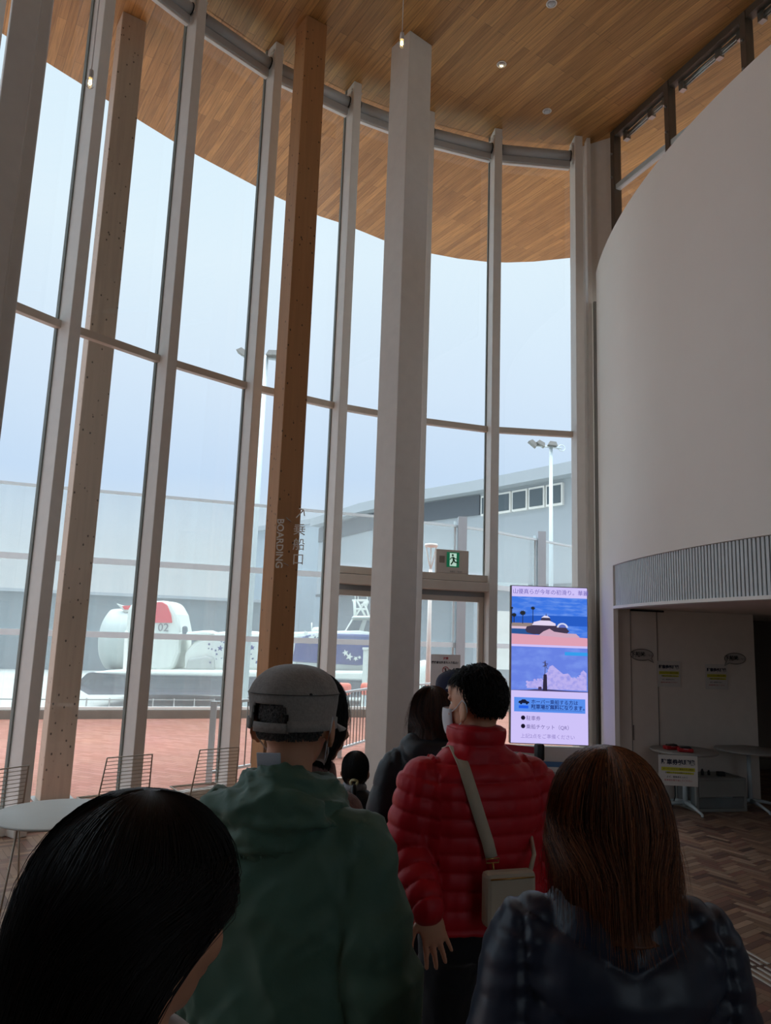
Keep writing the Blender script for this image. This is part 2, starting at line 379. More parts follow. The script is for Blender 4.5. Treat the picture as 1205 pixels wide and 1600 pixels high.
for i in range(len(G) - 1):
    a = Vector(G[i] + (0,)); b = Vector(G[i + 1] + (0,)); t = (b - a).normalized(); nn = Vector((t.y, -t.x, 0)); Ln = (b - a).length
    e_ = empty('window_%d' % (i + 1), a, kind='structure'); inv = -a
    def put(mb, nm, m, bev=0):
        o = mb.build(nm, m, e_, bev); o.data.transform(Matrix.Translation(inv)); return o
    o = fin(i, CZ, e_); o.data.transform(Matrix.Translation(inv))
    mid = (a + b) / 2
    low = DZ if i in (9, 10) else 0.12
    def pane(z0, z1):
        return MB().box((mid.x, mid.y, (z0 + z1) / 2), (Ln, .012, z1 - z0), X=t, Y=nn)
    put(pane(TZ + .03, CZ), 'glass_pane', M['glass'])
    put(pane(low + .04, TZ - .03), 'glass_pane', M['glass'])
    put(MB().box((mid.x + nn.x * .035, mid.y + nn.y * .035, TZ), (Ln - .0, .07, .075), X=t, Y=nn), 'transom', M['alu'], .004)
    gk = MB(); gg = a - t * .006
    gk.box((gg.x, gg.y, CZ / 2), (.010, .05, CZ), X=t, Y=nn); put(gk, 'gasket', M['gasket'])
    if i not in (9, 10):
        put(MB().box((mid.x + nn.x * .03, mid.y + nn.y * .03, .06), (Ln, .12, .12), X=t, Y=nn), 'sill', M['white'])
# right-hand jamb: last mullion, slim strip and the panel running to the clerestory
e_ = empty('trim_7', (2.43, 9.48, 0), kind='structure')
o = fin(12, CZ, e_); o.data.transform(Matrix.Translation((-2.43, -9.48, 0)))
MB().box((.22, -.12, 4.33), (.05, .12, 8.66)).build('jamb_strip', M['white'], e_, .004)
MB().prism([(.16, .02), (.58, -.23), (.62, -.1), (.2, .12)], 0, CZ).build('jamb_panel', M['white'], e_)
MB().box((.27, -.22, 3.1), (.035, .04, 6.2)).build('downpipe_channel', M['grey'], e_)
# outside face of the right end of the building
MB().prism([(2.5, 9.55), (3.1, 9.4), (3.1, 11.2), (2.9, 11.2)], 0, 6.3).build('wall_end', M['white'], kind='structure')

# automatic door set in bays 10 and 11
dr = empty('door_1', (G[9][0], G[9][1], 0), kind='structure'); dinv = Matrix.Translation((-G[9][0], -G[9][1], 0))
def dput(mb, nm, m, bev=0, par=None, kind=None):
    o = mb.build(nm, m, par or dr, bev); o.data.transform(dinv); return o
for (i, lab) in ((9, 'fixed'), (10, 'leaf')):
    a = Vector(G[i] + (0,)); b = Vector(G[i + 1] + (0,)); t = (b - a).normalized(); nn = Vector((t.y, -t.x, 0)); Ln = (b - a).length; mid = (a + b) / 2 + t * .05
    Lc = Ln - FW
    dput(MB().box((mid.x + nn.x * .07, mid.y + nn.y * .07, DZ - .045), (Lc, .14, .085), X=t, Y=nn), 'header', M['alu'], .004)
    dput(MB().box((mid.x + nn.x * .11, mid.y + nn.y * .11, DZ - .155), (Lc, .2, .11), X=t, Y=nn), 'operator_cover', M['alu'], .006)
    dput(MB().box((mid.x + nn.x * .01, mid.y + nn.y * .01, DZ - .24), (Lc, .05, .06), X=t, Y=nn), 'head_rail', M['dark' if 0 else 'steel'])
    z1 = DZ - .27
    dput(MB().box((mid.x, mid.y, z1 / 2 + .03), (Lc - .08, .01, z1 - .08), X=t, Y=nn), 'door_glass', M['glass'])
    for s_ in (-1, 1):
        c = mid + t * (s_ * (Lc / 2 - .035))
        dput(MB().box((c.x, c.y, z1 / 2), (.065, .05, z1), X=t, Y=nn), 'stile', M['alu'], .004)
    c = mid + t * (Lc / 2 - .085)
    dput(MB().box((mid.x, mid.y, .05), (Lc, .05, .1), X=t, Y=nn), 'bottom_rail', M['alu'], .004)
    dput(MB().box((mid.x, mid.y, z1 - .03), (Lc - .1, .045, .07), X=t, Y=nn), 'top_rail', M['alu'], .004)

# clerestory over the curved wall
CL = [Vector((2.98, 9.16, 0)), Vector((3.36, 8.22, 0)), Vector((3.80, 7.16, 0)), Vector((4.24, 6.1, 0)), Vector((4.68, 5.05, 0)), Vector((5.12, 4.0, 0)), Vector((5.56, 2.95, 0)), Vector((6.0, 1.9, 0)), Vector((6.5, .7, 0))]
for i in range(len(CL) - 1):
    a, b = CL[i], CL[i + 1]; t = (b - a).normalized(); nn = Vector((t.y, -t.x, 0)); Ln = (b - a).length; mid = (a + b) / 2
    e_ = empty('window_%d' % (13 + i), a, kind='structure')
    def put(mb, nm, m, bev=0, par=None):
        o = mb.build(nm, m, par or e_, bev); o.data.transform(Matrix.Translation(-a)); return o
    p = put(MB().box((a.x, a.y, 7.55), (.075, .12, 2.2), X=t, Y=nn), 'post', M['dark'], .004)
    q = MB()
    for z in (7.95, 8.3): q.tube([a + nn * .06 + Vector((0, 0, z)), a + nn * .085 + Vector((0, 0, z))], .014, 8)
    put(q, 'bolt', M['steel'], par=p).matrix_parent_inverse = Matrix.Identity(4)
    put(MB().box((mid.x, mid.y, 7.8), (Ln, .08, .07), X=t, Y=nn), 'transom', M['rail'], .004)
    put(MB().box((mid.x, mid.y, 8.61), (Ln, .1, .1), X=t, Y=nn), 'head_frame', M['dark'], .004)
    put(MB().box((mid.x, mid.y, 8.2), (Ln, .01, .74), X=t, Y=nn), 'glass_pane', M['glass'])
    put(MB().box((mid.x, mid.y, 7.1), (Ln, .01, 1.3), X=t, Y=nn), 'glass_pane', M['glass'])
    act = MB()
    c0 = a + t * .16 + nn * -.06; c1 = b - t * .12 + nn * -.06
    act.tube([c0 + Vector((0, 0, 8.53)), c1 + Vector((0, 0, 8.53))], .022, 8)
    act.tube([c0 + Vector((0, 0, 8.48)), c1 + Vector((0, 0, 8.48))], .012, 8)
    for c in (c0, (c0 * .35 + c1 * .65), c1): act.box((c.x, c.y, 8.51), (.07, .07, .12), X=t, Y=nn)
    put(act, 'opener', M['steel'])

# roller shades between the mullions, high up
def shade(i):
    t, nn = inward(i); a = Vector(G[i] + (0,)); b = Vector(G[i + 1] + (0,)); t = (b - a).normalized(); nn = Vector((t.y, -t.x, 0)); Ln = (b - a).length
    o0 = a + nn * .10 + Vector((0, 0, CZ - .25))
    r = empty('roller_shade', o0); s0 = t * (FW + .03); s1 = t * (Ln - .02)
    tb = MB(); tb.tube([s0, s1], .075, 20); tb.build('shade_roll', M['shade'], r)
    mm_ = s0 * .5 + s1 * .5
    bb = MB(); bb.box(mm_ + nn * -.01 + Vector((0, 0, -.125)), ((s1 - s0).length - .02, .07, .10), X=t, Y=nn); bb.build('cassette', M['shade'], r, .01)
    bb = MB(); bb.box(mm_ + nn * -.01 + Vector((0, 0, -.185)), ((s1 - s0).length - .04, .05, .022), X=t, Y=nn); bb.build('hem_bar', M['white'], r, .004)
    for s_, e2 in ((s0 - t * .015, 1), (s1 + t * .0, -1)):
        bk = MB(); bk.box(s_ + Vector((0, 0, .05)), (.012, .15, .2), X=t, Y=nn); bk.box(s_ + nn * .06 + Vector((0, 0, .14)), (.03, .06, .03), X=t, Y=nn); bk.build('bracket', M['white'], r)
        gr = MB(); gr.tube([s_ + t * (.008 * e2), s_ + t * (.02 * e2)], .082, 16); gr.build('end_cap', M['black'], r)
    return r
SH = {6: 'roller shade fixed between second and third mullions, cut by the top of the picture', 7: 'long roller shade right of the mullion cut by the picture top',
      8: 'roller shade passing behind the indoor timber column', 9: 'roller shade whose right end goes behind the white indoor column',
      10: 'roller shade just right of the white indoor column', 11: 'rightmost roller shade, beside the white wall panel'}
for i, lb in SH.items(): tag(shade(i), 'grey ' + lb, 'roller shade', 'roller shades along the ceiling')

# columns
def column(name, b, ux, size, m, label, z1=CZ, extra=None):
    ux = Vector(ux + (0,)).normalized(); uy = Vector((-ux.y, ux.x, 0))      # b = near corner; the box runs along ux and uy
    c = Vector(b + (0,)) + ux * size / 2 + uy * size / 2
    r = empty(name, (c.x, c.y, 0), math.atan2(ux.y, ux.x), label=label, cat='column')
    s = size / 2
    MB().prism([(-s, -s), (s, -s), (s, s), (-s, s)], 0, z1).build('shaft', m, r, .008)
    return r, s
r, s = column('timber_column', (-3.21, 7.42), (.83, .56), .27, M['timber_out'], 'greyish knotty timber column standing outside the glass, at left')
MB().box((0, 0, .01), (.36, .36, .02)).build('base_plate', M['steel'], r)
r, s = column('timber_column', (-1.096, 7.38), (.83, .56), .268, M['timber'], 'warm brown knotty timber column indoors with white boarding lettering')
MB().box((0, 0, .01), (.34, .34, .02)).build('base_plate', M['steel'], r)
# lettering on a clear plate fixed to that column
sg = empty('boarding_sign', tuple(at(452, 840, 7.18)), label='white vertical lettering mounted in front of the indoor timber column', cat='sign')
c = at(452, 840, 7.18)
U = Vector((1, 0, 0)); Vz = Vector((0, 0, 1))
plate = glass_mat('clear_acrylic', (.995, .995, .995), .0)
wl = mat('white_lettering', (246, 240, 232), .5)
dx = .042 / 7.18 * 0
lx = (at(437, 848, 7.18) - c).x; 
me = text('boarding_text', 'BOARDING', .095, wl, sg, frame((lx, -.004, (at(437, 849, 7.18) - c).z), (0.02, 0, -1), (1, 0, .02)), depth=.003, bold=.0015)
def glyph(ch, x, y, size):
    p = at(x, y, 7.18) - c
    text('kanji_letter', ch, size, wl, sg, frame((p.x, -.004, p.z), (1, 0, 0), (0, 0, 1)), depth=.003)
glyph('乗', 468, 829, .125); glyph('船', 467, 852, .125); glyph('口', 466, 875, .125)
ar = MB(); p0 = at(463, 809, 7.18) - c; p1 = at(474.5, 797, 7.18) - c; p2 = at(467.5, 794.5, 7.18) - c; p3 = at(476, 806, 7.18) - c
ar.tube([p0, p1], .006, 6); ar.tube([p2, p1], .006, 6); ar.tube([p1, p3], .006, 6); ar.build('arrow', wl, sg)
for z in (.2, -.25): MB().tube([(-.04, 0, z), (-.03, .36, z)], .004, 6).build('standoff_pin', M['steel'], sg)
MB().box((0.0, .004, 0), (.27, .003, .70)).build('clear_plate', plate, sg)

r, s = column('steel_column', (.087, 7.55), (.78, .62), .345, M['white'], 'thick square white column indoors in front of the door, middle of the room')
MB().box((0, 0, .05), (.36, .36, .1)).build('base_trim', M['white'], r)
b_ = ray(20, 0); b_ = (b_[0] / b_[1] * 4.9, 4.9)
r, s = column('steel_column', b_, (.83, .56), .19, M['white'], 'tall white steel column at the far left edge of the picture')
MB().box((.14, .01, CZ / 2), (.09, .15, CZ)).build('side_flange', M['white'], r, .012)
MB().box((0.03, 0, .05), (.3, .24, .1)).build('base_trim', M['white'], r)

# ceiling fittings
lamp_on = mat('lamp_glow', (255, 235, 190), .4, emit=(255, 214, 140), estr=9)
lamp_off = mat('lamp_reflector', (190, 186, 178), .25, metal=.6)
for (x, y, on, lb) in ((784, 100, 1, 'small round recessed downlight, lit, in the wood ceiling right of the hanging bulb'), (855, 173, 0, 'small round grey ceiling sensor nearest the glass front'),
                   (862, 5, 0, 'small round ceiling fitting at the top edge of the picture')):
    p = atz(x, y, CZ); r = empty('downlight' if on else 'ceiling_sensor', p, label=lb, cat='downlight' if on else 'ceiling fitting')
    MB().lathe([(.055, 0), (.06, -.008), (.048, -.012), (.044, -.004), (.044, 0)], n=24).build('trim_ring', M['white'], r)
    if on:
        MB().ell((0, 0, -.006), (.04, .04, .012)).build('reflector', lamp_off, r); MB().ell((.0, .012, -.018), (.02, .014, .006)).build('light_source', lamp_on, r)
    else: MB().lathe([(.04, -.002), (.036, -.012), (.012, -.018)], n=20).build('sensor_face', M['shade'], r)
clear = glass_mat('bulb_glass', (.98, .97, .95), .12)
def pendant(x, y, Y, label):
    p = at(x, y, Y); r = empty('pendant_lamp', p, label=label, cat='pendant lamp')
    MB().tube([(0, 0, .075), (0, 0, CZ - p.z)], .0035, 6).build('cord', M['white'], r)
    MB().lathe([(.006, .085), (.014, .08), (.017, .06), (.017, .025), (.014, .02)], n=16).build('socket', M['white'], r)
    bl = MB().lathe([(.013, .022), (.016, .012), (.026, -.006), (.029, -.022), (.024, -.038), (.012, -.049), (.002, -.052)], n=18).build('bulb', clear, r)
    MB().tube([(-.006, 0, .01), (-.008, 0, -.02), (0, 0, -.028), (.008, 0, -.02), (.006, 0, .01)], .0035, 6).build('filament', lamp_on, bl)
pendant(628, 66, 5.0, 'clear glowing bulb on a white cord hanging in front of the white column')
pendant(141, 127, 4.3, 'clear glowing bulb on a cord hanging in front of the second mullion at left')
# ------------------------------------------------------------------ outdoors
gr = lambda *a: MB().prism(*a)
brick = bpy.data.materials.new('red_paving'); brick.use_nodes = True
n = brick.node_tree.nodes; L = brick.node_tree.links; bs = n['Principled BSDF']; bs.inputs['Roughness'].default_value = .85
t = n.new('ShaderNodeTexCoord'); mp = n.new('ShaderNodeMapping'); mp.inputs['Rotation'].default_value = (0, 0, .42); L.new(t.outputs['Object'], mp.inputs[0])
br = n.new('ShaderNodeTexBrick'); br.inputs['Color1'].default_value = lin(176, 124, 108); br.inputs['Color2'].default_value = lin(160, 106, 90); br.inputs['Mortar'].default_value = lin(138, 96, 84)
br.inputs['Scale'].default_value = 1; br.inputs['Brick Width'].default_value = .2; br.inputs['Row Height'].default_value = .1; br.inputs['Mortar Size'].default_value = .005
L.new(mp.outputs[0], br.inputs['Vector'])
nz = n.new('ShaderNodeTexNoise'); nz.inputs['Scale'].default_value = 1.2; nz.inputs['Detail'].default_value = 6; L.new(t.outputs['Object'], nz.inputs['Vector'])
mx = n.new('ShaderNodeMix'); mx.data_type = 'RGBA'; mx.blend_type = 'MULTIPLY'; mx.inputs[0].default_value = .2
L.new(br.outputs['Color'], mx.inputs[6]); L.new(nz.outputs['Color'], mx.inputs[7]); L.new(mx.outputs[2], bs.inputs['Base Color'])
FN = [(-14.5, 10.0), (-6.67, 13.4), (-2.8, 14.75), (-1.69, 15.2), (-.27, 15.7), (.80, 16.35), (1.57, 16.7), (2.33, 17.2), (3.7, 18.5), (5.1, 19.8), (9, 24)]
KZ = .15
ground = [(-14.5, -8), (-14.5, 10)] + FN[1:] + [(20, 24), (20, -8)]
MB().prism([(p[0], p[1]) for p in ground], -.4, -.21).build('trim_8', M['conc'], kind='structure')
outer = FN + [(20, 24), (12, 11.3), (3.0, 11.3), (2.6, 9.62), (1.3, 9.53), (.3, 9.22), (-.75, 8.72), (-1.7, 8.08), (-2.5, 7.3), (-3.2, 6.45), (-3.75, 5.5), (-4.15, 4.9), (-4.75, 3.9), (-4.9, -8), (-14.5, -8)]
MB().prism(outer, -.2, 0).build('ground_paving', brick, kind='structure')
# kerb under the glass screen, with the drop down to the apron behind it
def strip(pts, o0, o1, z0, z1):
    mb = MB(); ofs = []
    for i, p in enumerate(pts):
        a = Vector(pts[max(i - 1, 0)]); b = Vector(pts[min(i + 1, len(pts) - 1)]); t = (b - a).normalized(); nn = Vector((-t.y, t.x)); ofs.append((Vector(p), nn))
    poly = [tuple(p + nn * o0) for p, nn in ofs] + [tuple(p + nn * o1) for p, nn in reversed(ofs)]
    return mb.prism(poly, z0, z1)
strip(FN, -.12, .3, 0, KZ).build('kerb', mat('kerb_concrete', (132, 126, 116), .9, noise=(3, .2, 5, (1, 1, 1))), kind='structure')
strip(FN, .3, .5, -3.2, KZ).build('trim_9', M['conc'], kind='structure')
apr = mat('apron_concrete', (172, 176, 172), .9, noise=(.12, .12, 4, (1, 3, 1)))
MB().prism([(-160, 14), (160, 14), (160, 92), (-160, 92)], -3.3, -3).build('apron_ground', apr, kind='structure')
MB().prism([(-400, 92), (400, 92), (400, 420), (-400, 420)], -3.6, -3.5).build('sea_ground', mat('sea', (150, 160, 164), .25), kind='structure')

RZ = (4.19, 2.87, 1.51)
gs = empty('glass_windscreen', (0, 0, 0), label='tall curved glass windscreen with white rails across the terrace', cat='glass screen')
def alongfence(): 
    return [Vector(p + (0,)) for p in FN]
F = alongfence()
SEG = [(F[0], F[1])]
for i in range(1, len(F) - 1): SEG.append((F[i], F[i + 1]))
for i, (a, b) in enumerate(SEG):
    t = (b - a).normalized(); nn = Vector((-t.y, t.x, 0)); Ln = (b - a).length; mid = (a + b) / 2
    MB().box((mid.x, mid.y, (KZ + RZ[0]) / 2), (Ln, .015, RZ[0] - KZ), X=t, Y=nn).build('glass_panel', M['screen_glass'], gs)
    for z, d in ((RZ[0], .05), (RZ[1], .11), (RZ[2], .11)):
        MB().box((mid.x - nn.x * .05, mid.y - nn.y * .05, z), (Ln, .08, d), X=t, Y=nn).build('rail', M['rail'], gs)
    MB().box((mid.x - nn.x * .03, mid.y - nn.y * .03, KZ + .03), (Ln, .08, .05), X=t, Y=nn).build('base_rail', M['white'], gs)
for (px, py) in ((717, 822), (842, 842)):
    d = ray(px, 950); 
    for (a, b) in SEG:     # where that sight line meets the screen
        A = np.array([[b.x - a.x, -d[0]], [b.y - a.y, -d[1]]]); s_, q_ = np.linalg.solve(A, [-a.x, -a.y])
        if 0 <= s_ <= 1 and q_ > 0:
            p = a + (b - a) * s_; MB().box((p.x + .03, p.y - .14, 2.2), (.20, .2, 4.4)).build('post', M['post'], gs)
            MB().box((p.x - .13, p.y - .1, 2.2), (.05, .08, 4.2)).build('panel_edge', M['rail'], gs); break

# low steel railing from the glass toward the quay
RL = [Vector(p) for p in ((-1.87, 8.62, 0), (-.52, 10.64, 0), (-.10, 11.68, 0), (.92, 13.24, 0), (1.6, 14.0, 0))]
rg = empty('steel_railing', (0, 0, 0), label='low grey steel railing with thin upright bars outside the doors', cat='railing')
for i in range(len(RL) - 1):
    a, b = RL[i], RL[i + 1]; t = (b - a).normalized(); Ln = (b - a).length; mid = (a + b) / 2
    MB().box((mid.x, mid.y, .88), (Ln, .04, .03), X=t, Y=(-t.y, t.x, 0)).build('top_rail', M['rail'], rg)
    MB().box((mid.x, mid.y, .12), (Ln, .03, .03), X=t, Y=(-t.y, t.x, 0)).build('bottom_rail', M['rail'], rg)
    nb = int(Ln / .11)
    for k in range(1, nb):
        p = a + (b - a) * k / nb; MB().tube([(p.x, p.y, .12), (p.x, p.y, .88)], .008, 6).build('bar', M['grey'], rg)
for p in RL[:-1]: MB().box((p.x, p.y, .45), (.06, .06, .9)).build('post', M['rail'], rg)

# floodlight masts
def mast(px, py, Y, heads, label, sc=1.0):
    p = at(px, py, Y); zb = -3 if Y > 20 else 0
    r = empty('floodlight_mast', (p.x, p.y, zb), label=label, cat='light mast'); h = p.z - zb
    MB().tube([(0, 0, 0), (0, 0, h)], [.11, .075], 12).build('pole', M['rail'], r)
    MB().tube([(-.75 * sc, 0, h - .02), (.45 * sc, 0, h - .12)], .04, 8).build('crossarm', M['rail'], r)
    for dx, tl in heads:
        R_ = Matrix.Rotation(tl, 3, 'Y'); m = MB(); c = Vector((dx * sc, -.05, h + .02))
        vs = [c + R_ @ Vector(q) for q in ((-.2, -.16, -.05), (.2, -.16, -.05), (.2, .16, -.05), (-.2, .16, -.05), (-.13, -.11, .12), (.13, -.11, .12), (.13, .11, .12), (-.13, .11, .12))]
        m.add(vs, [(0, 1, 2, 3), (7, 6, 5, 4), (0, 4, 5, 1), (1, 5, 6, 2), (2, 6, 7, 3), (3, 7, 4, 0)]); m.build('floodlight', M['grey'], r)
    MB().tube([(.45 * sc + .14 * math.cos(a), .14 * math.sin(a) * .3, h - .1 + .14 * math.sin(a)) for a in np.linspace(0, 2 * PI, 17)[:-1]], .02, 6, closed=True).build('ring_bracket', M['rail'], r)
mast(861, 696, 30, ((-.78, .7), (-.45, .5), (.05, .1)), 'white floodlight mast beyond the rightmost window, above the display screen')
mast(416, 556, 22, ((-.72, .6), (.22, .0)), 'floodlight mast partly hidden behind the fourth mullion and timber column')
# slim street light with forked head
p = at(674, 850, 14.3); r = empty('street_light', (p.x, p.y, 0), label='slim white street light with forked neck and disc head outside the doors', cat='street light')
MB().tube([(0, 0, 0), (0, 0, p.z - .5)], [.055, .035], 10).build('pole', M['white'], r)
m = MB()
for s_ in (-1, 1): m.tube([(0, 0, p.z - .52), (s_ * .05, 0, p.z - .3), (s_ * .1, 0, p.z - .06)], .012, 6)
m.tube([(0, 0, p.z - .52), (0, .06, p.z - .06)], .012, 6); m.build('fork', M['white'], r)
MB().lathe([(.02, p.z - .07), (.12, p.z - .06), (.135, p.z - .03), (.12, p.z), (.02, p.z + .01)], n=24).build('lamp_head', M['white'], r)

# distant buildings
def wallbetween(name, a, b, th, z0, z1, m, par):
    a = Vector(a); b = Vector(b); t = (b - a).normalized(); nn = Vector((-t.y, t.x)); mid = (a + b) / 2 + nn * th / 2
    return MB().box((mid.x, mid.y, (z0 + z1) / 2), ((b - a).length, th, z1 - z0), X=(t.x, t.y, 0), Y=(nn.x, nn.y, 0)).build(name, m, par)
grey1 = mat('cladding_light', (170, 176, 182), .7, noise=(.15, .04, 2, (1, 1, 1))); grey2 = mat('cladding_dark', (92, 98, 106), .6); grey3 = mat('cladding_mid', (132, 140, 148), .7)
TB = [(-6.5, 76), (-3.9, 71), (-1.2, 65.6), (3.0, 59.4), (7.3, 54.5), (12.3, 47.9), (16.5, 42)]
tb = empty('terminal_building', (4, 60, -3), label='large grey building with curved roofline and dark window row, beyond the right windows', cat='building')
tinv = Matrix.Translation((-4, -60, 3))
def tput(m, nm, mt_, par=None):
    o = m.build(nm, mt_, tb); o.data.transform(tinv); return o
def tbs(z0, z1, o0, o1): return strip(TB, o0, o1, z0, z1)
tput(tbs(12.2, 13.0, -1.4, 14), 'roof', grey1)
tput(tbs(9.0, 12.2, -.3, 12), 'upper_wall', grey1)
tput(tbs(5.2, 9.6, -.32, 0), 'cladding', grey1)
tput(tbs(-3, 5.2, .6, 12), 'lower_wall', grey3)
tput(tbs(5.0, 5.25, -.4, 1), 'ledge', grey2)
tput(strip(TB[:5], -.42, -.3, 10.6, 12.1), 'dark_band', grey2)
fr = M['white']; gl = mat('dark_window', (88, 98, 104), .2)
ab = Vector(TB[4]); bb_ = Vector(TB[5]); tt = (bb_ - ab).normalized(); nn2 = Vector((-tt.y, tt.x))
for k in range(5):
    c = ab + tt * (1.0 + k * 1.55) - nn2 * .4
    o = tput(MB().box((c.x, c.y, 11.2), (1.4, .2, 1.5), X=(tt.x, tt.y, 0), Y=(nn2.x, nn2.y, 0)), 'window_frame', fr)
    q = MB().box((c.x - nn2.x * .12, c.y - nn2.y * .12, 11.2), (1.15, .06, 1.2), X=(tt.x, tt.y, 0), Y=(nn2.x, nn2.y, 0)).build('pane', gl, o); q.data.transform(tinv)
fb = empty('harbour_warehouse', (-45, 85, -3), label='long low grey warehouse on the far side of the apron at left', cat='building')
finv = Matrix.Translation((45, -85, 3))
A_ = atz(-150, 915, 6.2) ; B_ = atz(352, 934.5, 6.2)
def at_h(x, y, z): return atz(x, y, z)
pa = at_h(0, 918, 4.6); pb = at_h(350, 934.5, 4.6)
dirv = (Vector((pb.x - pa.x, pb.y - pa.y))).normalized(); pa2 = Vector((pa.x, pa.y)) - dirv * 60; pb2 = Vector((pb.x, pb.y)) + dirv * 4
o = wallbetween('wall', pa2, pb2, 14, -3, 4.3, mat('warehouse_wall', (128, 138, 144), .8, noise=(.2, .04, 2, (1, 1, 8))), fb); o.data.transform(finv)
o = wallbetween('roof', pa2 - Vector((0, .4)), pb2 - Vector((0, .4)), 15, 4.3, 4.6, grey1, fb); o.data.transform(finv)
hb = empty('harbour_hall', (-16, 100, -3), label='pale grey hall behind the indoor timber column, left of the curved building', cat='building')
hinv = Matrix.Translation((16, -100, 3))
hp = atz(398, 825, 15); hq = atz(500, 809, 15)
o = wallbetween('wall', (hp.x, hp.y), (hq.x, hq.y), 18, -3, 14.4, mat('hall_wall', (168, 180, 190), .8), hb); o.data.transform(hinv)
o = wallbetween('roof', (hp.x - .5, hp.y - .5), (hq.x + .3, hq.y - .5), 19, 14.4, 15, grey1, hb); o.data.transform(hinv)
# grey storage block and pale box seen under the screen rail at right
p = at(787, 960, 26); sb = empty('storage_container', (p.x, 27, -3), label='off-white box container beyond the glass left of the display screen', cat='container')
MB().box((0, 0, 3.2), (1.6, 2, 6.4 + 0)).build('body', grey3, sb); MB().box((0, -1.03, 4.6), (1.5, .06, 2.0)).build('front_panel', M['white'], sb); MB().box((0, 0, 6.5), (1.7, 2.1, .2)).build('lid', M['rail'], sb)

# ------------------------------------------------------------------ hovercraft on the apron (bow to the right)
HY = 44.0
hv = empty('hovercraft', (-10, HY, -3), label='white hovercraft with grey skirt, red tail fin and navy star patterned bow beyond the glass', cat='hovercraft')
hvi = Matrix.Translation((10, -HY, 3))
def hp_(x, y): q = at(x, y, HY - 2.5); return Vector((q.x, 0, q.z))
def slab(pts, y0, y1, nm, m, par=None, bevel=.12):
    P = [hp_(*p) for p in pts]; P = [Vector((p.x, y0, p.z)) for p in P]
    o = MB().ext(P, (0, y1 - y0, 0)).build(nm, m, par or hv, bevel); o.data.transform(hvi); return o
hw = mat('hull_white', (216, 220, 214), .5); hr = mat('tail_red', (214, 60, 70), .5); hn = mat('hull_navy', (52, 62, 120), .45); hs = mat('rubber_skirt', (92, 98, 106), .6, noise=(2, .25, 4, (4, 1, .5)))
# skirt: swept ring section
pts = [(128, 1070), (150, 1048), (200, 1052), (420, 1056), (600, 1062), (640, 1072), (628, 1086), (560, 1087), (300, 1083), (150, 1083)]
q = MB(); y0, y1 = HY - 3.4, HY + 8
Pp = [hp_(*p) for p in pts]
slices = [(y0 + .9, .88), (y0 + .3, .97), (y0, 1.0), (y1, 1.0), (y1 + .6, .94)]
cxm = sum(p.x for p in Pp) / len(Pp); czm = sum(p.z for p in Pp) / len(Pp)
vs = []; NP_ = len(Pp)
for k, (yy, sc_) in enumerate([(y0, .82), (y0 - .35, 1.0), (y1 + .4, 1.0), (y1, .9)]):
    vs += [Vector((cxm + (p.x - cxm) * (1 - (1 - sc_) * .2), yy, czm + (p.z - czm) * sc_)) for p in Pp]
fs = [tuple(range(NP_)), tuple(3 * NP_ + k for k in reversed(range(NP_)))]
for k in range(3): fs += [(k * NP_ + i, k * NP_ + (i + 1) % NP_, (k + 1) * NP_ + (i + 1) % NP_, (k + 1) * NP_ + i) for i in range(NP_)]
o = q.add(vs, fs).build('skirt', hs, hv, .2); o.data.transform(hvi)
slab([(150, 1049), (200, 1046), (600, 1048), (630, 1058), (600, 1063), (200, 1053)], HY - 3.6, HY + 8, 'deck_edge', hw)
slab([(285, 1050), (285, 1020), (300, 1003), (330, 989), (352, 986), (400, 989), (560, 985), (600, 990), (640, 1010), (640, 1052)], HY - 2.2, HY + 6.5, 'cabin', hw, bevel=.25)
slab([(288, 1048), (292, 1030), (322, 1024), (334, 1028), (334, 1048)], HY - 2.4, HY - 2.15, 'access_hatch', mat('hatch_grey', (176, 180, 176), .6))
nv = slab([(456, 1034), (462, 1000), (480, 992), (530, 990), (640, 994), (640, 1028), (560, 1040)], HY - 2.5, HY - 2.25, 'navy_band', hn)
# engine housing and ducts at the stern
def duct(px, py, rad_px, y_off, nm, m1):
    c = hp_(px, py); R0 = rad_px * (HY - 2.5) / FPX; q = MB()
    prof = [(R0 * .8, -.2), (R0 * .97, 0), (R0, .5), (R0 * .98, 1.6), (R0 * .88, 2.0)]
    n_ = 32; vs = []; fs = []
    for r_, h_ in prof: vs += [Vector((c.x + h_ * 1.05 - 1.0, HY + y_off + r_ * math.cos(2 * PI * k / n_), c.z + r_ * math.sin(2 * PI * k / n_))) for k in range(n_)]
    for i in range(len(prof) - 1): fs += [(i * n_ + k, i * n_ + (k + 1) % n_, (i + 1) * n_ + (k + 1) % n_, (i + 1) * n_ + k) for k in range(n_)]
    fs += [tuple(range(n_)), tuple((len(prof) - 1) * n_ + k for k in reversed(range(n_)))]
    o = q.add(vs, fs, True).build(nm, m1, hv); o.data.transform(hvi); return o
duct(172, 1000, 50, .4, 'propeller_duct', mat('duct_grey', (188, 196, 194), .6))
slab([(196, 1050), (192, 990), (196, 950), (204, 941), (252, 938), (264, 942), (274, 960), (279, 985), (278, 1020), (268, 1046), (258, 1050)], HY - 2.2, HY + .6, 'tail_housing', hw, bevel=.3)
slab([(238, 973), (240, 941), (250, 940), (259, 945), (265, 960), (267, 973)], HY - 2.28, HY - 2.18, 'tail_flash', hr, bevel=.02)
slab([(162, 941), (178, 946), (186, 944), (200, 948), (176, 956)], HY - .5, HY - .3, 'rudder', hw, bevel=.02); slab([(172, 945), (188, 944), (184, 951), (176, 951)], HY - .6, HY - .52, 'rudder_flash', hr, bevel=.01)
slab([(190, 1050), (193, 985), (198, 985), (197, 1050)], HY - 2.4, HY - 2.2, 'duct_rim', M['white'])
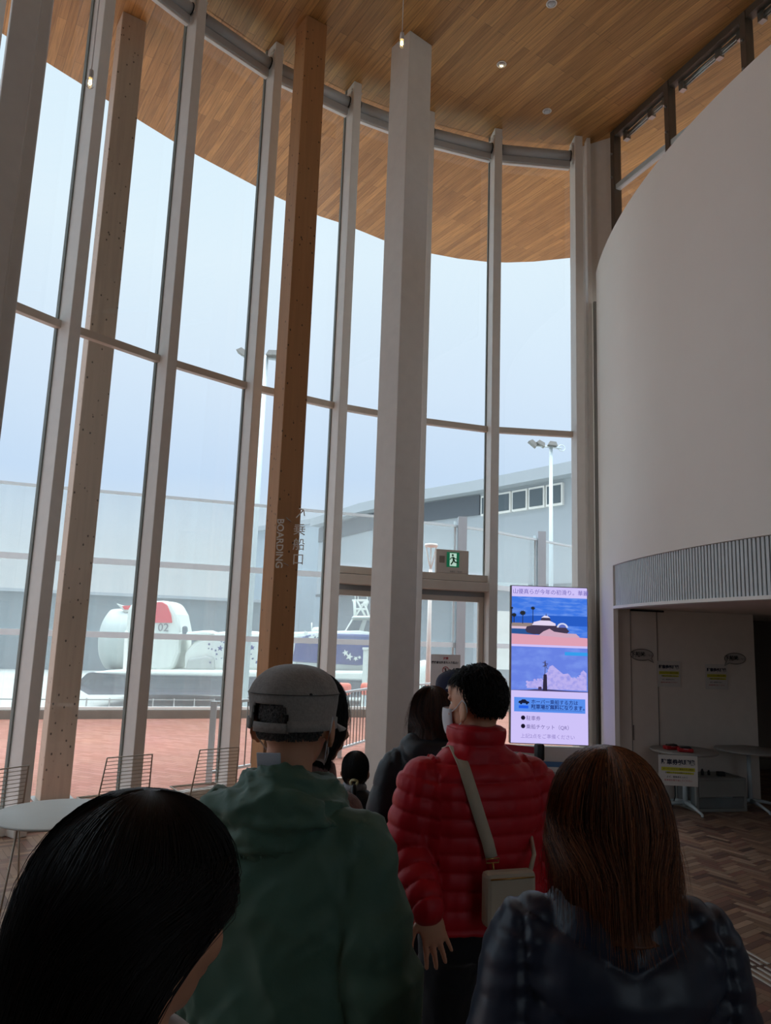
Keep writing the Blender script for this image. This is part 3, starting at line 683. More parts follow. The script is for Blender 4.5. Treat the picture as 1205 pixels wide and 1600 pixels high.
slab([(283, 978), (290, 978), (290, 992), (283, 992)], HY - 2.4, HY - 1.9, 'vent', grey2); slab([(276, 989), (320, 985), (335, 990), (300, 998), (276, 997)], HY - 2.3, HY - .5, 'air_intake', hw)
text('hull_number', '02', .62, mat('number_grey', (110, 106, 112), .6), hv, frame(hvi @ (hp_(253, 981) + Vector((0, HY - 2.24, 0))), (1, 0, 0), (0, 0, 1)), depth=.01)
# stars
q = MB(); random.seed(3)
def star(q, x, y, rp, off=HY - 2.5):
    c = hp_(x, y); R0 = rp * HY / FPX; P = []
    a0_ = random.random()
    for k in range(10):
        rr = R0 if k % 2 == 0 else R0 * .42; a = a0_ + k * PI / 5; P.append(Vector((c.x + rr * math.cos(a), off, c.z + rr * math.sin(a))))
    q.ext(P, (0, .1, 0))
star(q, 344, 1013, 4.5)
for k in range(34):
    x = random.choice([random.uniform(322, 352), random.uniform(335, 352), random.uniform(384, 402), random.uniform(384, 470)]); star(q, x, random.uniform(1001, 1036), random.uniform(1, 2.1))
star(q, 394, 1012, 4)
o = q.build('star_pattern', hn, hv); o.data.transform(hvi); 
q = MB()
for (x, y, s_) in ((478, 990, 5), (488, 996, 6), (496, 993, 5), (484, 1003, 4), (556, 1029, 4), (546, 1026, 6), (540, 1020, 5), (562, 1027, 3)): star(q, x, y, s_, HY - 2.62)
q.build('white_swirl', hw, hv).data.transform(hvi)
# wheelhouse
wh = slab([(534, 992), (548, 968), (552, 965), (640, 965), (652, 992)], HY - 1.8, HY + 2.5, 'wheelhouse', hw, bevel=.15)
for a_ in ([(540, 986), (551, 969), (566, 969), (560, 986)], [(568, 986), (573, 969), (605, 969), (605, 986)], [(608, 986), (609, 969), (632, 969), (640, 986)]):
    slab(a_, HY - 1.95, HY - 1.78, 'wheelhouse_window', gl, bevel=.01)
slab([(548, 966), (551, 962), (645, 962), (646, 966)], HY - 2, HY + 2.7, 'wheelhouse_roof', hw)
q = MB()
def mst(a, b, r_=.07, yy=HY - .5): 
    A1 = hp_(*a); B1 = hp_(*b); q.tube([Vector((A1.x, yy, A1.z)), Vector((B1.x, yy, B1.z))], r_, 6)
mst((553, 962), (552, 936), .1); mst((553, 962), (570, 936)); mst((570, 962), (556, 936)); mst((568, 940), (576, 962)); mst((548, 936), (574, 936)); mst((552, 950), (572, 950)); mst((574, 936), (571, 946))
mst((553, 936), (553, 912), .03); mst((558, 936), (558, 912), .03); mst((573, 936), (573, 912), .03); mst((563, 944), (575, 938), .1)
q.build('antenna_mast', hw, hv).data.transform(hvi)
q = MB(); mst((482, 988), (482, 972), .04); 
q.build('whip_aerial', hw, hv).data.transform(hvi)
slab([(482, 988), (484, 980), (502, 979), (506, 988)], HY - 1, HY + 1, 'roof_locker', hw)
# bollard post, orange markers, white tank
p = at(572, 1060, 34); bo = empty('white_pillar', (p.x, 34, -3), label='white upright pillar beyond the railing, left of the white column', cat='pillar')
MB().box((0, 0, 1.95), (.34, .4, 3.9)).build('shaft', hw, bo, .03); MB().box((0, 0, 3.95), (.42, .48, .1)).build('cap', hw, bo)
org = mat('orange_plastic', (226, 92, 62), .5)
for (x, lb) in ((538, 'orange barrier left of the white upright pillar'), (574.5, 'orange barrier right of the white upright pillar, beside the white column')):
    p = at(x, 1072, 30); r = empty('orange_barrier', (p.x, 30, -3), label=lb, cat='barrier', group=None)
    z = p.z + 3
    MB().prism([(-.28, -.2), (.28, -.2), (.28, .2), (-.28, .2)], z - .35, z + .12).build('body', org, r, .12); MB().box((0, 0, (z - .35) / 2), (.3, .25, z - .35)).build('foot', M['rail'], r)
p = at(662, 1060, 30); r = empty('water_tank', (p.x, 30, -3), label='white rounded tank seen through the door glass', cat='tank')
z = p.z + 3
MB().lathe([(.45, 0), (.45, z - .4), (.44, z + .2), (.36, z + .5), (.2, z + .68), (.02, z + .72)], n=28).build('body', hw, r)
# low posts along the kerb of the apron
pr = empty('quay_guardrail', (0, 23, -3), label='thin low guardrail just above the kerb at left', cat='railing')
q0 = at(-60, 1092, 23); q1 = at(335, 1094, 27)
MB().tube([q0 - Vector((0, 23, -3)), q1 - Vector((0, 23, -3))], .02, 6).build('rail', M['grey'], pr)
for k in range(12):
    p = q0 + (q1 - q0) * k / 11; MB().tube([Vector((p.x, p.y - 23, 0)), Vector((p.x, p.y - 23, p.z + 3.05))], .025, 6).build('post', M['grey'], pr)
# ------------------------------------------------------------------ display screen
EX = 2 ** -EXPO
def emis(name, rgb, k=1.0, rgb2=None, sc=None, fn=None):
    m = bpy.data.materials.new(name); m.use_nodes = True; n = m.node_tree.nodes; L = m.node_tree.links; n.clear()
    o = n.new('ShaderNodeOutputMaterial'); e2 = n.new('ShaderNodeEmission'); L.new(e2.outputs[0], o.inputs[0])
    e2.inputs[0].default_value = lin(*rgb); e2.inputs[1].default_value = EX * k
    if rgb2:
        t = n.new('ShaderNodeTexCoord'); mp = n.new('ShaderNodeMapping'); mp.inputs['Scale'].default_value = sc; L.new(t.outputs['Object'], mp.inputs[0])
        z = n.new('ShaderNodeTexNoise'); z.inputs['Scale'].default_value = 5; z.inputs['Detail'].default_value = 6; L.new(mp.outputs[0], z.inputs['Vector'])
        cr = n.new('ShaderNodeValToRGB'); cr.color_ramp.elements[0].position = .45; cr.color_ramp.elements[1].position = .7
        cr.color_ramp.elements[0].color = lin(*rgb); cr.color_ramp.elements[1].color = lin(*rgb2)
        L.new(z.outputs['Fac'], cr.inputs[0]); L.new(cr.outputs[0], e2.inputs[0])
    return m
SXO, SZO, SW, SHH, SY = 1.574, .51, .916, 1.845, 9.0
ds = empty('display_screen', (SXO + SW / 2, SY, 0), label='tall lit display screen showing two boat and sea pictures with Japanese text', cat='display screen')
MB().box((0, .05, SZO + SHH / 2), (SW + .02, .09, SHH + .02)).build('cabinet', M['grey'], ds, .004)
MB().box((0, .09, SZO / 2 - .02), (SW + .04, .16, SZO - .04)).build('base_panel', mat('base_panel', (196, 188, 178), .6), ds, .006)
def sp(u, v, lift=0): return Vector((-SW / 2 + u * SW, -.0005 - lift, SZO + SHH * (1 - v)))
def spoly(pts, nm, m, lift=.001, par=None):
    q = MB(); P = [sp(u, v, lift) for u, v in pts]; q.ext(P, (0, .0006, 0)); return q.build(nm, m, par or ds)
def srect(u0, v0, u1, v1, nm, m, lift=.001, par=None): return spoly([(u0, v1), (u1, v1), (u1, v0), (u0, v0)], nm, m, lift, par)
lav = emis('screen_lavender', (206, 194, 248))
srect(0, 0, 1, 1, 'screen_face', lav, .001)
p1 = srect(0, .068, 1, .378, 'upper_picture', emis('pic_sky', (62, 118, 226), 1, (108, 150, 236), (1.2, 1, 5)), .002)
def sub(pts, nm, c, par, lift): return spoly(pts, nm, emis('pic_' + nm, c), lift, par)
sub([(0, .25), (1, .25), (1, .185), (.4, .188), (0, .2)], 'sea_band', (40, 92, 196), p1, .003)
sub([(0, .262), (.35, .262), (.35, .238), (0, .24)], 'shore', (150, 132, 128), p1, .0035)
sub([(0, .278), (.3, .278), (.3, .262), (0, .262)], 'quay', (214, 186, 206), p1, .0035)
sub([(0, .312), (.32, .312), (.3, .276), (0, .276)], 'harbour_water', (44, 86, 150), p1, .0035)
sub([(0, .378), (1, .378), (1, .325), (.6, .318), (0, .31)], 'sand', (222, 160, 180), p1, .004)
sub([(.18, .283), (.2, .262), (.3, .25), (.6, .25), (.72, .262), (.76, .285), (.72, .305), (.5, .312), (.28, .31), (.2, .3)], 'boat_hull', (66, 56, 78), p1, .005)
sub([(.27, .252), (.29, .232), (.38, .22), (.5, .22), (.58, .238), (.58, .252)], 'boat_cabin', (226, 214, 240), p1, .0055)
sub([(.38, .22), (.40, .2), (.50, .2), (.52, .22)], 'boat_bridge', (60, 56, 80), p1, .006)
sub([(.39, .202), (.43, .188), (.47, .188), (.51, .202)], 'bridge_roof', (226, 220, 244), p1, .006)
sub([(.447, .19), (.455, .172), (.463, .19)], 'mast', (70, 60, 90), p1, .006)
q = MB(); c = sp(.67, .262, .006)
q.ext([c + Vector((.068 * math.cos(a), 0, .056 * math.sin(a))) for a in np.linspace(0, PI, 13)], (0, .0006, 0)); q.build('fan_ring', emis('pic_ring', (212, 216, 244)), p1)
q = MB(); c = sp(.67, .262, .0068)
q.ext([c + Vector((.045 * math.cos(a), 0, .038 * math.sin(a))) for a in np.linspace(0, PI, 13)], (0, .0006, 0)); q.build('fan_disc', emis('pic_fan', (96, 110, 190)), p1)
sub([(.35, .318), (.42, .29), (.5, .272), (.56, .29), (.7, .298), (.85, .3), (.9, .322), (.7, .326)], 'sand_spray', (206, 168, 190), p1, .0065)
for (x, y, h, s_) in ((.03, .19, .05, .035), (.145, .175, .07, .042), (.28, .142, .1, .03), (.0, .145, .1, .02)):
    q = MB(); c = sp(x, y, .006)
    for k in range(9):
        a = k * 2 * PI / 9; d_ = Vector((math.cos(a) * s_, 0, math.sin(a) * s_ * .8)); nn = Vector((-math.sin(a), 0, math.cos(a))) * s_ * .28
        q.ext([c, c + d_ * .5 + nn, c + d_, c + d_ * .5 - nn], (0, .0006, 0))
    q.ext([c + Vector((-.004, 0, 0)), c + Vector((.004, 0, 0)), c + Vector((.004, 0, -h * SHH)), c + Vector((-.004, 0, -h * SHH))], (0, .0006, 0))
    q.build('palm_tree', emis('pic_palm', (38, 42, 48)), p1)
p2 = srect(0, .392, 1, .672, 'lower_picture', emis('pic_sky2', (104, 130, 226), 1, (122, 150, 236), (1, 1, 2)), .002)
cl = MB(); random.seed(5)
def puff(u, v, r): 
    c = sp(u, v, .003 + random.random() * .0006); cl.ext([c + Vector((r * SW * math.cos(a) * (1 + .15 * math.sin(5 * a)), 0, r * SW * .8 * math.sin(a))) for a in np.linspace(0, 2 * PI, 15)[:-1]], (0, .0004, 0))
for k in range(300):
    u = random.uniform(.2, .97); top = .615 if u < .3 else (.60 - .09 * math.exp(-((u - .54) / .09) ** 2) - .04 * math.exp(-((u - .72) / .1) ** 2) - .07 * math.exp(-((u - .95) / .07) ** 2))
    v = random.uniform(top, .648); r = random.uniform(.007, .02); 
    if v + r * .5 < .662 and u + r < .99: puff(u, v, r)

for P_ in ([(.2, .655), (.24, .62), (.36, .61), (.40, .64), (.42, .655)], [(.46, .66), (.47, .56), (.50, .515), (.54, .505), (.60, .53), (.68, .56), (.74, .555), (.80, .59), (.88, .58), (.94, .53), (.985, .55), (.985, .66)]):
    cl.ext([sp(u, v, .0029) for u, v in reversed(P_)], (0, .0004, 0))
cl.build('clouds', emis('pic_cloud', (186, 176, 238), 1, (150, 150, 230), (4, 1, 4)), p2)
sub([(0, .672), (1, .672), (1, .668), (.75, .666), (.5, .66), (.3, .662), (.2, .668), (0, .67)], 'horizon_land', (70, 66, 110), p2, .0045)
sub([(.41, .672), (.47, .672), (.465, .575), (.462, .565), (.425, .565), (.42, .575)], 'tall_pillar', (48, 42, 66), p2, .005)
sub([(.35, .662), (.40, .662), (.395, .645), (.355, .645)], 'kiosk', (72, 56, 88), p2, .005)
q = MB()
for a, b in (((.44, .565), (.445, .49)), ((.41, .49), (.48, .5)), ((.41, .515), (.47, .505)), ((.43, .48), (.47, .53)), ((.45, .477), (.43, .52))):
    A1 = sp(*a, .006); B1 = sp(*b, .006); q.tube([A1, B1], .0035, 4)
q.build('statue', emis('pic_statue', (70, 66, 92)), p2)
sub([(.70, .44), (1, .44), (1, .418), (.70, .418)], 'caption_bar', (54, 158, 236), p2, .004)
bn = srect(.04, .715, .965, .805, 'banner', emis('banner_blue', (88, 142, 236)), .002)
q = MB(); 
car = [(.095, .746), (.105, .738), (.125, .736), (.145, .728), (.185, .728), (.205, .738), (.235, .742), (.235, .752), (.10, .752)]
q.ext([sp(u, v, .003) for u, v in reversed(car)], (0, .0006, 0))
for u in (.13, .205):
    c = sp(u, .753, .003); q.ext([c + Vector((.013 * math.cos(a), 0, .013 * math.sin(a))) for a in np.linspace(0, 2 * PI, 13)[:-1]], (0, .0006, 0))
q.build('car_icon', emis('car_dark', (24, 30, 56)), bn)
srect(.10, .766, .225, .784, 'car_caption', emis('car_caption', (36, 98, 232)), .003, bn)
tx1 = emis('text_purple', (112, 100, 160)); tx2 = emis('text_navy', (34, 58, 128)); tx3 = emis('text_black', (24, 20, 40))
def stext(t, u, v, size, m, par=ds, al='LEFT', bold=0): 
    c = sp(u, v, .0035); return text('screen_text', t, size, m, par, frame(c, (1, 0, 0), (0, 0, 1)), depth=.0004, align=al, bold=bold)
stext('山優真らが今年の初滑り。華麗', .01, .036, .066, emis('text_head', (104, 92, 176)))
stext('ホーバー乗船する方は', .26, .742, .056, tx2, bn, bold=.0006); stext('駐車場が無料になります。', .26, .774, .056, tx2, bn, bold=.0012)
srect(.26, .758, .80, .7595, 'underline', tx2, .003, bn); srect(.26, .790, .92, .7915, 'underline', tx2, .003, bn)
stext('●', .125, .845, .065, tx3, bold=.001); stext('駐車券', .195, .846, .058, tx1); stext('●', .125, .897, .065, tx3, bold=.001); stext('乗船チケット（QR）', .195, .899, .058, tx1)
stext('上記2点をご準備ください', .125, .957, .056, emis('text_pale', (150, 136, 200)))
# notice stuck low on the base panel
ntc = empty('notice_sheet', (2.02, 8.97, .0), label='notice sheet with a blue heading strip low on the panel under the screen', cat='notice')
paper = mat('paper', (214, 210, 204), .7); ink = mat('ink', (30, 30, 34), .7); inkr = mat('ink_red', (190, 50, 50), .7); yel = mat('highlighter', (206, 200, 60), .7)
MB().box((.06, .0, .16), (.5, .004, .30)).build('sheet', paper, ntc); MB().box((.06, -.003, .285), (.5, .003, .06)).build('heading_strip', mat('strip_blue', (70, 110, 150), .6), ntc)
for k in range(5): text('printed_line', 'ご利用案内' if k == 0 else '乗船のお客様へのお知らせ', .022, ink, ntc, frame((-.15, -.0045, .23 - k * .04), (1, 0, 0), (0, 0, 1)), depth=.0004, align='LEFT')

# ------------------------------------------------------------------ exit sign and door notice
i = 10; a = Vector(G[i] + (0,)); b = Vector(G[i + 1] + (0,)); T10 = (b - a).normalized(); N10 = Vector((T10.y, -T10.x, 0))
def onbay(px, py, off):      # point of the sight line on the plane of the door bay, moved inward by off
    d = ray(px, py); o = a + N10 * off
    A = np.array([[T10.x, -d[0]], [T10.y, -d[1]]]); s_, q_ = np.linalg.solve(A, [-o.x, -o.y]); return Vector((d[0] * q_, d[1] * q_, CAMZ + d[2] * q_))
e0 = onbay(681.5, 893.5, .13); e1 = onbay(732, 897, .13); e2 = onbay(681.5, 857.5, .13)
ez = (e0.z + e1.z) / 2; eh = e2.z - ez; ew = (e1 - e0).length; ec = (e0 + e1) / 2; ez = DZ + .0
xs = empty('exit_sign', (ec.x, ec.y, ez), math.atan2(T10.y, T10.x), label='beige emergency exit sign with green running figure above the door', cat='exit sign')
eh = .29; MB().box((0, .02, eh / 2), (ew, .045, eh)).build('housing', mat('sign_beige', (220, 208, 196), .5), xs, .004)
gx = (707 - 706.7) / 50 * ew; gw = .165
gp = MB().box((gx, -.006, eh * .58), (gw, .008, .185)).build('lit_panel', mat('exit_green', (12, 112, 78), .5, emit=(10, 120, 80), estr=.25), xs)
lw_ = mat('exit_white', (210, 240, 225), .5, emit=(200, 240, 220), estr=.35)
q = MB(); q.ext([(gx - .045, -.0125, eh * .58 - .08), (gx + .045, -.0125, eh * .58 - .08), (gx + .045, -.0125, eh * .58 + .08), (gx - .045, -.0125, eh * .58 + .08)], (0, .002, 0)); q.build('door_shape', lw_, gp)
q = MB(); zc = eh * .58; gm = mat('exit_dark', (6, 84, 60), .5)
def L_(pts, r_): q.tube([Vector((gx + u, -.015, zc + v)) for u, v in pts], r_, 6)
q.ell((gx - .008, -.015, zc + .055), (.014, .003, .014)); L_([(-.004, .035), (.004, .0)], .012); L_([(-.006, .03), (-.03, .018), (-.042, .0)], .006); L_([(.0, .03), (.025, .012), (.05, .01)], .006)
L_([(.004, .0), (-.006, -.03), (-.03, -.06)], .009); L_([(.006, .0), (.022, -.03), (.06, -.035)], .009)
q.build('running_figure', gm, gp)
MB().box((-ew * .33, -.004, eh * .57), (.07, .006, .085)).build('speaker_grille', mat('grille', (150, 138, 126), .6), xs)
text('small_lettering', '非常口 ・ 電池式', .022, M['grey'], xs, frame((.05, -.004, .02), (1, 0, 0), (0, 0, 1)), depth=.0004)
n0 = onbay(672, 1087, .03); n1 = onbay(718.5, 1087, .03); n2 = onbay(673, 1022, .03); nc = (n0 + n1) / 2
dn = empty('door_notice', (nc.x, nc.y, n0.z), math.atan2(T10.y, T10.x), label='white paper notice with red circle symbol taped to the door glass', cat='notice')
nw, nh = (n1 - n0).length, n2.z - n0.z
MB().box((0, 0, nh / 2), (nw, .002, nh)).build('sheet', mat('notice_paper', (244, 240, 238), .7), dn)
def ntext(t, x, z, s_, m, al='CENTER', bold=0): text('printed_line', t, s_, m, dn, frame((x, -.0018, z), (1, 0, 0), (0, 0, 1)), depth=.0004, align=al, bold=bold)
ntext('注意', 0, nh * .90, .035, inkr, bold=.001); ntext('関係者以外立ち入り禁止！', 0, nh * .80, .031, ink, bold=.0012); ntext('立入禁止', 0, nh * .42, .03, ink); ntext('※詳しくは係員まで', 0, nh * .12, .03, inkr)
q = MB(); q.tube([(.04 * math.cos(t), -.003, nh * .62 + .04 * math.sin(t)) for t in np.linspace(0, 2 * PI, 21)[:-1]], .004, 5, closed=True); q.tube([(-.028, -.003, nh * .62 + .028), (.028, -.003, nh * .62 - .028)], .004, 5)
q.build('no_entry_symbol', inkr, dn); q = MB(); q.ell((0, -.002, nh * .62 + .018), (.008, .002, .008)); q.tube([(0, -.002, nh * .62 + .01), (0, -.002, nh * .62 - .022)], .008, 6); q.build('figure', ink, dn)

# ------------------------------------------------------------------ queue barrier
def qpost(p, label):
    r = empty('barrier_post', p, label=label, cat='barrier post', group=None)
    MB().lathe([(.17, 0), (.17, .012), (.05, .03), (.031, .04)], n=32).build('base', M['steel'], r); MB().lathe([(.031, .03), (.031, .86)], n=20).build('pole', M['steel'], r)
    MB().lathe([(.036, .84), (.038, .85), (.038, .945), (.030, .955), (.005, .956)], n=20).build('belt_head', M['black'], r); return r
bp = at(843, 1153, 5.75); bp1 = Vector((bp.x, 5.75, 0)); bp2 = Vector((.30, 6.2, 0))
qpost(bp1, 'black-topped steel queue barrier post in front of the display screen')
belt = mat('belt_red', (150, 16, 40), .7)
q = MB(); t_ = (bp2 - bp1).normalized(); m_ = (bp1 + bp2) / 2
q.box((m_.x, m_.y, .905), ((bp2 - bp1).length - .08, .004, .048), X=t_, Y=(-t_.y, t_.x, 0)); q.build('barrier_belt', belt, label='dark red belt stretched from the queue post in front of the screen', cat='barrier belt')
qpost(bp2, 'queue barrier post hidden behind the person in the red jacket')

# ------------------------------------------------------------------ alcove: tables, readers, crate, papers
tt_ = mat('table_top_grey', (150, 146, 140), .5)
def cafe(px, py, label):
    p = atz(px, py, .05); r = empty('cafe_table', (p.x, p.y, 0), .12, label=label, cat='table')
    MB().lathe([(.02, .585), (.34, .588), (.35, .596), (.35, .604), (.34, .612), (.02, .613)], n=48).build('tabletop', tt_, r)
    MB().lathe([(.026, .04), (.022, .3), (.022, .585)], n=16).build('stem', M['rail'], r)
    for k in range(4):
        A1 = k * PI / 2; m = MB(); m.tube([(.0, 0, .075), (math.cos(A1) * .16, math.sin(A1) * .16, .06), (math.cos(A1) * .33, math.sin(A1) * .33, .022)], [.022, .019, .013], 8); m.tube([(math.cos(A1) * .33, math.sin(A1) * .33, 0), (math.cos(A1) * .33, math.sin(A1) * .33, .025)], .013, 8); m.build('foot', M['rail'], r)
    return r, p
tA, pA = cafe(1071, 1257, 'round grey café table in the alcove holding red card readers and a paper sign')
tB, pB = cafe(1173, 1254, 'round grey café table in the alcove cut by the right edge of the picture')
redp = mat('reader_red', (170, 22, 30), .4)
def reader(px, py, Y, lab, rz):
    p = at(px, py, Y); r = empty('card_reader', (p.x, p.y, .6135), rz, label=lab, cat='card reader')
    MB().prism([(-.075, -.05), (.075, -.05), (.082, 0), (.075, .05), (-.075, .05), (-.082, 0)], 0, .038).build('base', redp, r, .012)
    m = MB(); m.add([(-.05, -.04, .034), (.06, -.04, .034), (.06, .04, .034), (-.05, .04, .034), (-.045, -.033, .05), (.05, -.033, .056), (.05, .033, .056), (-.045, .033, .05)], [(0, 1, 2, 3), (7, 6, 5, 4), (0, 4, 5, 1), (1, 5, 6, 2), (2, 6, 7, 3), (3, 7, 4, 0)])
    m.build('keypad', M['black'], r, .004); MB().box((-.0, -.042, .03), (.05, .012, .006)).build('card_slot', M['rail'], r)
reader(1049, 1167, pA.y - .02, 'red and black card reader on the café table, left one of the pair', .1); reader(1071, 1170, pA.y - .17, 'red and black card reader on the café table, right one of the pair', -.2)
def sheet(c, X, w_, h_, label, name='paper_sign', rich=1, tilt=0):
    X = Vector(X).normalized(); r = empty(name, c, math.atan2(X.y, X.x), label=label, cat='paper sign')
    MB().box((0, 0, 0), (w_, .002, h_)).build('sheet', paper, r)
    text('printed_heading', '駐車券処理機', w_ * .145, mat('ink_blue', (36, 38, 60), .7), r, frame((0, -.0018, h_ * .26), (1, 0, 0), (0, 0, 1)), depth=.0004, bold=.002)
    MB().box((0, -.0015, h_ * .04), (w_ * .86, .001, h_ * .12)).build('yellow_highlight', yel, r); MB().box((.02, -.0015, -h_ * .08), (w_ * .7, .001, h_ * .06)).build('yellow_highlight', yel, r)
    text('printed_line', 'ホーバークラフト乗船の方は無料', w_ * .052, ink, r, frame((0, -.0028, h_ * .04), (1, 0, 0), (0, 0, 1)), depth=.0004); text('printed_line', '処理をしてからお帰りください', w_ * .048, ink, r, frame((0, -.0028, -h_ * .08), (1, 0, 0), (0, 0, 1)), depth=.0004)
    text('printed_line', 'まず、駐車券を入れて', w_ * .055, ink, r, frame((-.01, -.0018, -h_ * .22), (1, 0, 0), (0, 0, 1)), depth=.0004); text('printed_line', '駐車券を取り出してください', w_ * .055, inkr, r, frame((0, -.0018, -h_ * .33), (1, 0, 0), (0, 0, 1)), depth=.0004)
    return r
tl = at(1032, 1170, pA.y - .36); br_ = at(1087, 1213, pA.y - .345)
sheet(((tl.x + br_.x) / 2, pA.y - .353, .612 - .16), (1, -.12, 0), .385, .30, 'white paper sign hanging from the front edge of the alcove table')
def onpanel(px, py):
    d = ray(px, py); A1 = Vector((2.63, 8.32, 0)); U_ = Vector((1.77, .47, 0)).normalized(); o = A1 + Vector((U_.y, -U_.x, 0)) * .012
    A = np.array([[U_.x, -d[0]], [U_.y, -d[1]]]); s_, q_ = np.linalg.solve(A, [-o.x, -o.y]); return Vector((d[0] * q_, d[1] * q_, CAMZ + d[2] * q_))
PX = (1.77, .47, 0)
for (x, y, lb) in ((1045.5, 1053, 'left paper sign on the alcove wall, under the left speech bubble'), (1120, 1057.5, 'right paper sign on the alcove wall, under the right speech bubble')):
    sheet(onpanel(x, y), PX, .30, .285, lb)
def bubble(px, py, sgn, lb):
    c = onpanel(px, py); r = empty('speech_bubble_sign', c, math.atan2(.47, 1.77), label=lb, cat='paper sign')
    P = [(.145 * math.cos(t), 0, .062 * math.sin(t)) for t in np.linspace(0, 2 * PI, 33)[:-1]]
    k = min(range(32), key=lambda q_: abs(P[q_][0] - sgn * .11) + (9 if P[q_][2] > 0 else 0)); P[k] = (sgn * .15, 0, -.085)
    MB().ext(P, (0, .002, 0)).build('sheet', mat('bubble_paper', (186, 178, 172), .7), r); MB().tube([Vector(p) + Vector((0, -.001, 0)) for p in P], .003, 4, closed=True).build('outline', ink, r)
    text('printed_line', '下船時', .062, ink, r, frame((-.05, -.0018, .0), (1, 0, 0), (0, 0, 1)), depth=.0004, bold=.001); text('printed_line', 'はこちら', .028, ink, r, frame((.08, -.0018, -.006), (1, 0, 0), (0, 0, 1)), depth=.0004)
bubble(1003, 1023, 1, 'oval speech bubble sign on the alcove wall, the left one'); bubble(1149, 1029, -1, 'oval speech bubble sign on the alcove wall, the right one')
# storage crate under and between the tables
cr_ = empty('storage_crate', tuple(Vector((3.62, 8.32, 0))), .22, label='pale plastic storage crate with clear front between the two alcove tables', cat='crate')
cp = mat('crate_plastic', (150, 152, 148), .5); clr = glass_mat('crate_clear', (.9, .92, .92), .05, haze=.35)
fr_ = MB()
for x in (-.29, .29):
    for y in (-.17, .17): fr_.box((x, y, .17), (.03, .03, .34))
for z in (.015, .325):
    for y in (-.17, .17): fr_.box((0, y, z), (.61, .03, .03))
    for x in (-.29, .29): fr_.box((x, 0, z), (.03, .37, .03))
fr_.build('crate_frame', cp, cr_, .004); MB().box((.0, -.19, .235), (.54, .01, .17)).build('flap', cp, cr_, .01); MB().box((0, -.172, .08), (.54, .006, .12)).build('clear_front', clr, cr_)
MB().box((0, .16, .17), (.56, .006, .30)).build('back_wall', cp, cr_); MB().box((-.29, 0, .17), (.006, .3, .30)).build('side_wall', clr, cr_); MB().box((.29, 0, .17), (.006, .3, .30)).build('side_wall', clr, cr_)
MB().box((-.02, .0, .33), (.5, .28, .02)).build('inner_shelf', cp, cr_)
MB().box((.12, -.05, .09), (.14, .12, .12)).build('adapter_box', M['rail'], None, .008, label='small white box seen through the clear crate front', cat='box').location = (3.62, 8.32, .0)
for k, (x, h) in enumerate(((-.16, .05), (-.09, .06), (-.02, .05))):
    r = MB().lathe([(.014, 0), (.016, h * .6), (.008, h), (.002, h + .004)], n=12).build('plug', M['black'], None, label='small black plug standing on the storage crate, the %s of the three' % ('leftmost', 'middle', 'rightmost')[k], cat='plug', group='plugs on the crate'); r.location = (3.62 + x, 8.30, .341)
MB().box((.0, 0, .022), (.08, .05, .044)).build('charger', M['black'], None, .006, label='black square charger on top of the storage crate', cat='charger').location = (3.72, 8.28, .341)
q = MB(); q.tube([(pA.x - .04, pA.y + .05, .55), (pA.x - .09, pA.y + .05, .35), (pA.x - .08, pA.y + .06, .12), (pA.x - .14, pA.y, .012), (pA.x - .4, pA.y + .1, .012), (pA.x - .3, pA.y + .2, .012), (2.85, 8.3, .012)], .006, 6); q.build('power_cable', M['black'], label='black power cable trailing from the café table to the floor', cat='cable')

# tactile guide bars in the floor
bars = [((1122, 1461.5), (1205, 1508.8)), ((1124, 1470), (1205, 1518)), ((1126, 1479.5), (1205, 1529)), ((1128, 1490), (1205, 1541))]
d0 = atz(1205, 1508.8, 0) - atz(1122, 1461.5, 0); d0.normalize(); s0 = atz(1205, 1508.8, 0); s3 = atz(1205, 1541, 0); nn = Vector((-d0.y, d0.x, 0)); wsp = (s3 - s0).dot(nn)
tg = empty('tactile_strip', (s0.x, s0.y, 0), math.atan2(d0.y, d0.x), label='row of raised metal tactile guide bars set into the wooden floor', cat='tactile strip')
for k in range(5):
    yk = wsp * k / 4
    for j in range(-6, 6):
        MB().prism([(j * .30 + .01, yk - .009), (j * .30 + .285, yk - .009), (j * .30 + .285, yk + .009), (j * .30 + .01, yk + .009)], 0, .005).build('guide_bar', mat('bar_steel', (205, 200, 190), .35, metal=.2) if (k == 0 and j == -6) else bpy.data.materials['bar_steel'], tg, .002)

# ------------------------------------------------------------------ wire chairs and table by the glass
wire = mat('wire_beige', (192, 180, 164), .4, metal=.3)
def wire_chair():
    r = empty('wire_chair', (0, 0, 0))
    w0, w1 = .19, .165       # local: x sideways, y toward the front, seat at .43
    MB().tube([(-w0, -.20, .43), (-w1, -.27, .80), (w1, -.27, .80), (w0, -.20, .43)], .006, 8).build('back_frame', wire, r)
    m = MB()
    for k in range(1, 14):
        f = k / 14; x = w0 + (w1 - w0) * f; m.tube([(-x, -.20 - .07 * f, .43 + .37 * f), (x, -.20 - .07 * f, .43 + .37 * f)], .0025, 5)
    m.build('back_wires', wire, r)
    MB().tube([(-w0, -.20, .43), (-w0, .2, .45), (-w0 + .02, .22, .44), (w0 - .02, .22, .44), (w0, .2, .45), (w0, -.20, .43)], .006, 8).build('seat_frame', wire, r)
    m = MB()
    for k in range(0, 17):
        y = -.19 + .40 * k / 16; m.tube([(-w0, y, .43 + .02 * k / 16), (w0, y, .43 + .02 * k / 16)], .0025, 5)
    m.build('seat_wires', wire, r)
    for sx_ in (-1, 1):
        for sy_ in (-1, 1): MB().tube([(sx_ * w0, sy_ * .19, .43), (sx_ * .21, sy_ * .23, 0)], .006, 8).build('leg', wire, r)
    return r
WC = wire_chair()
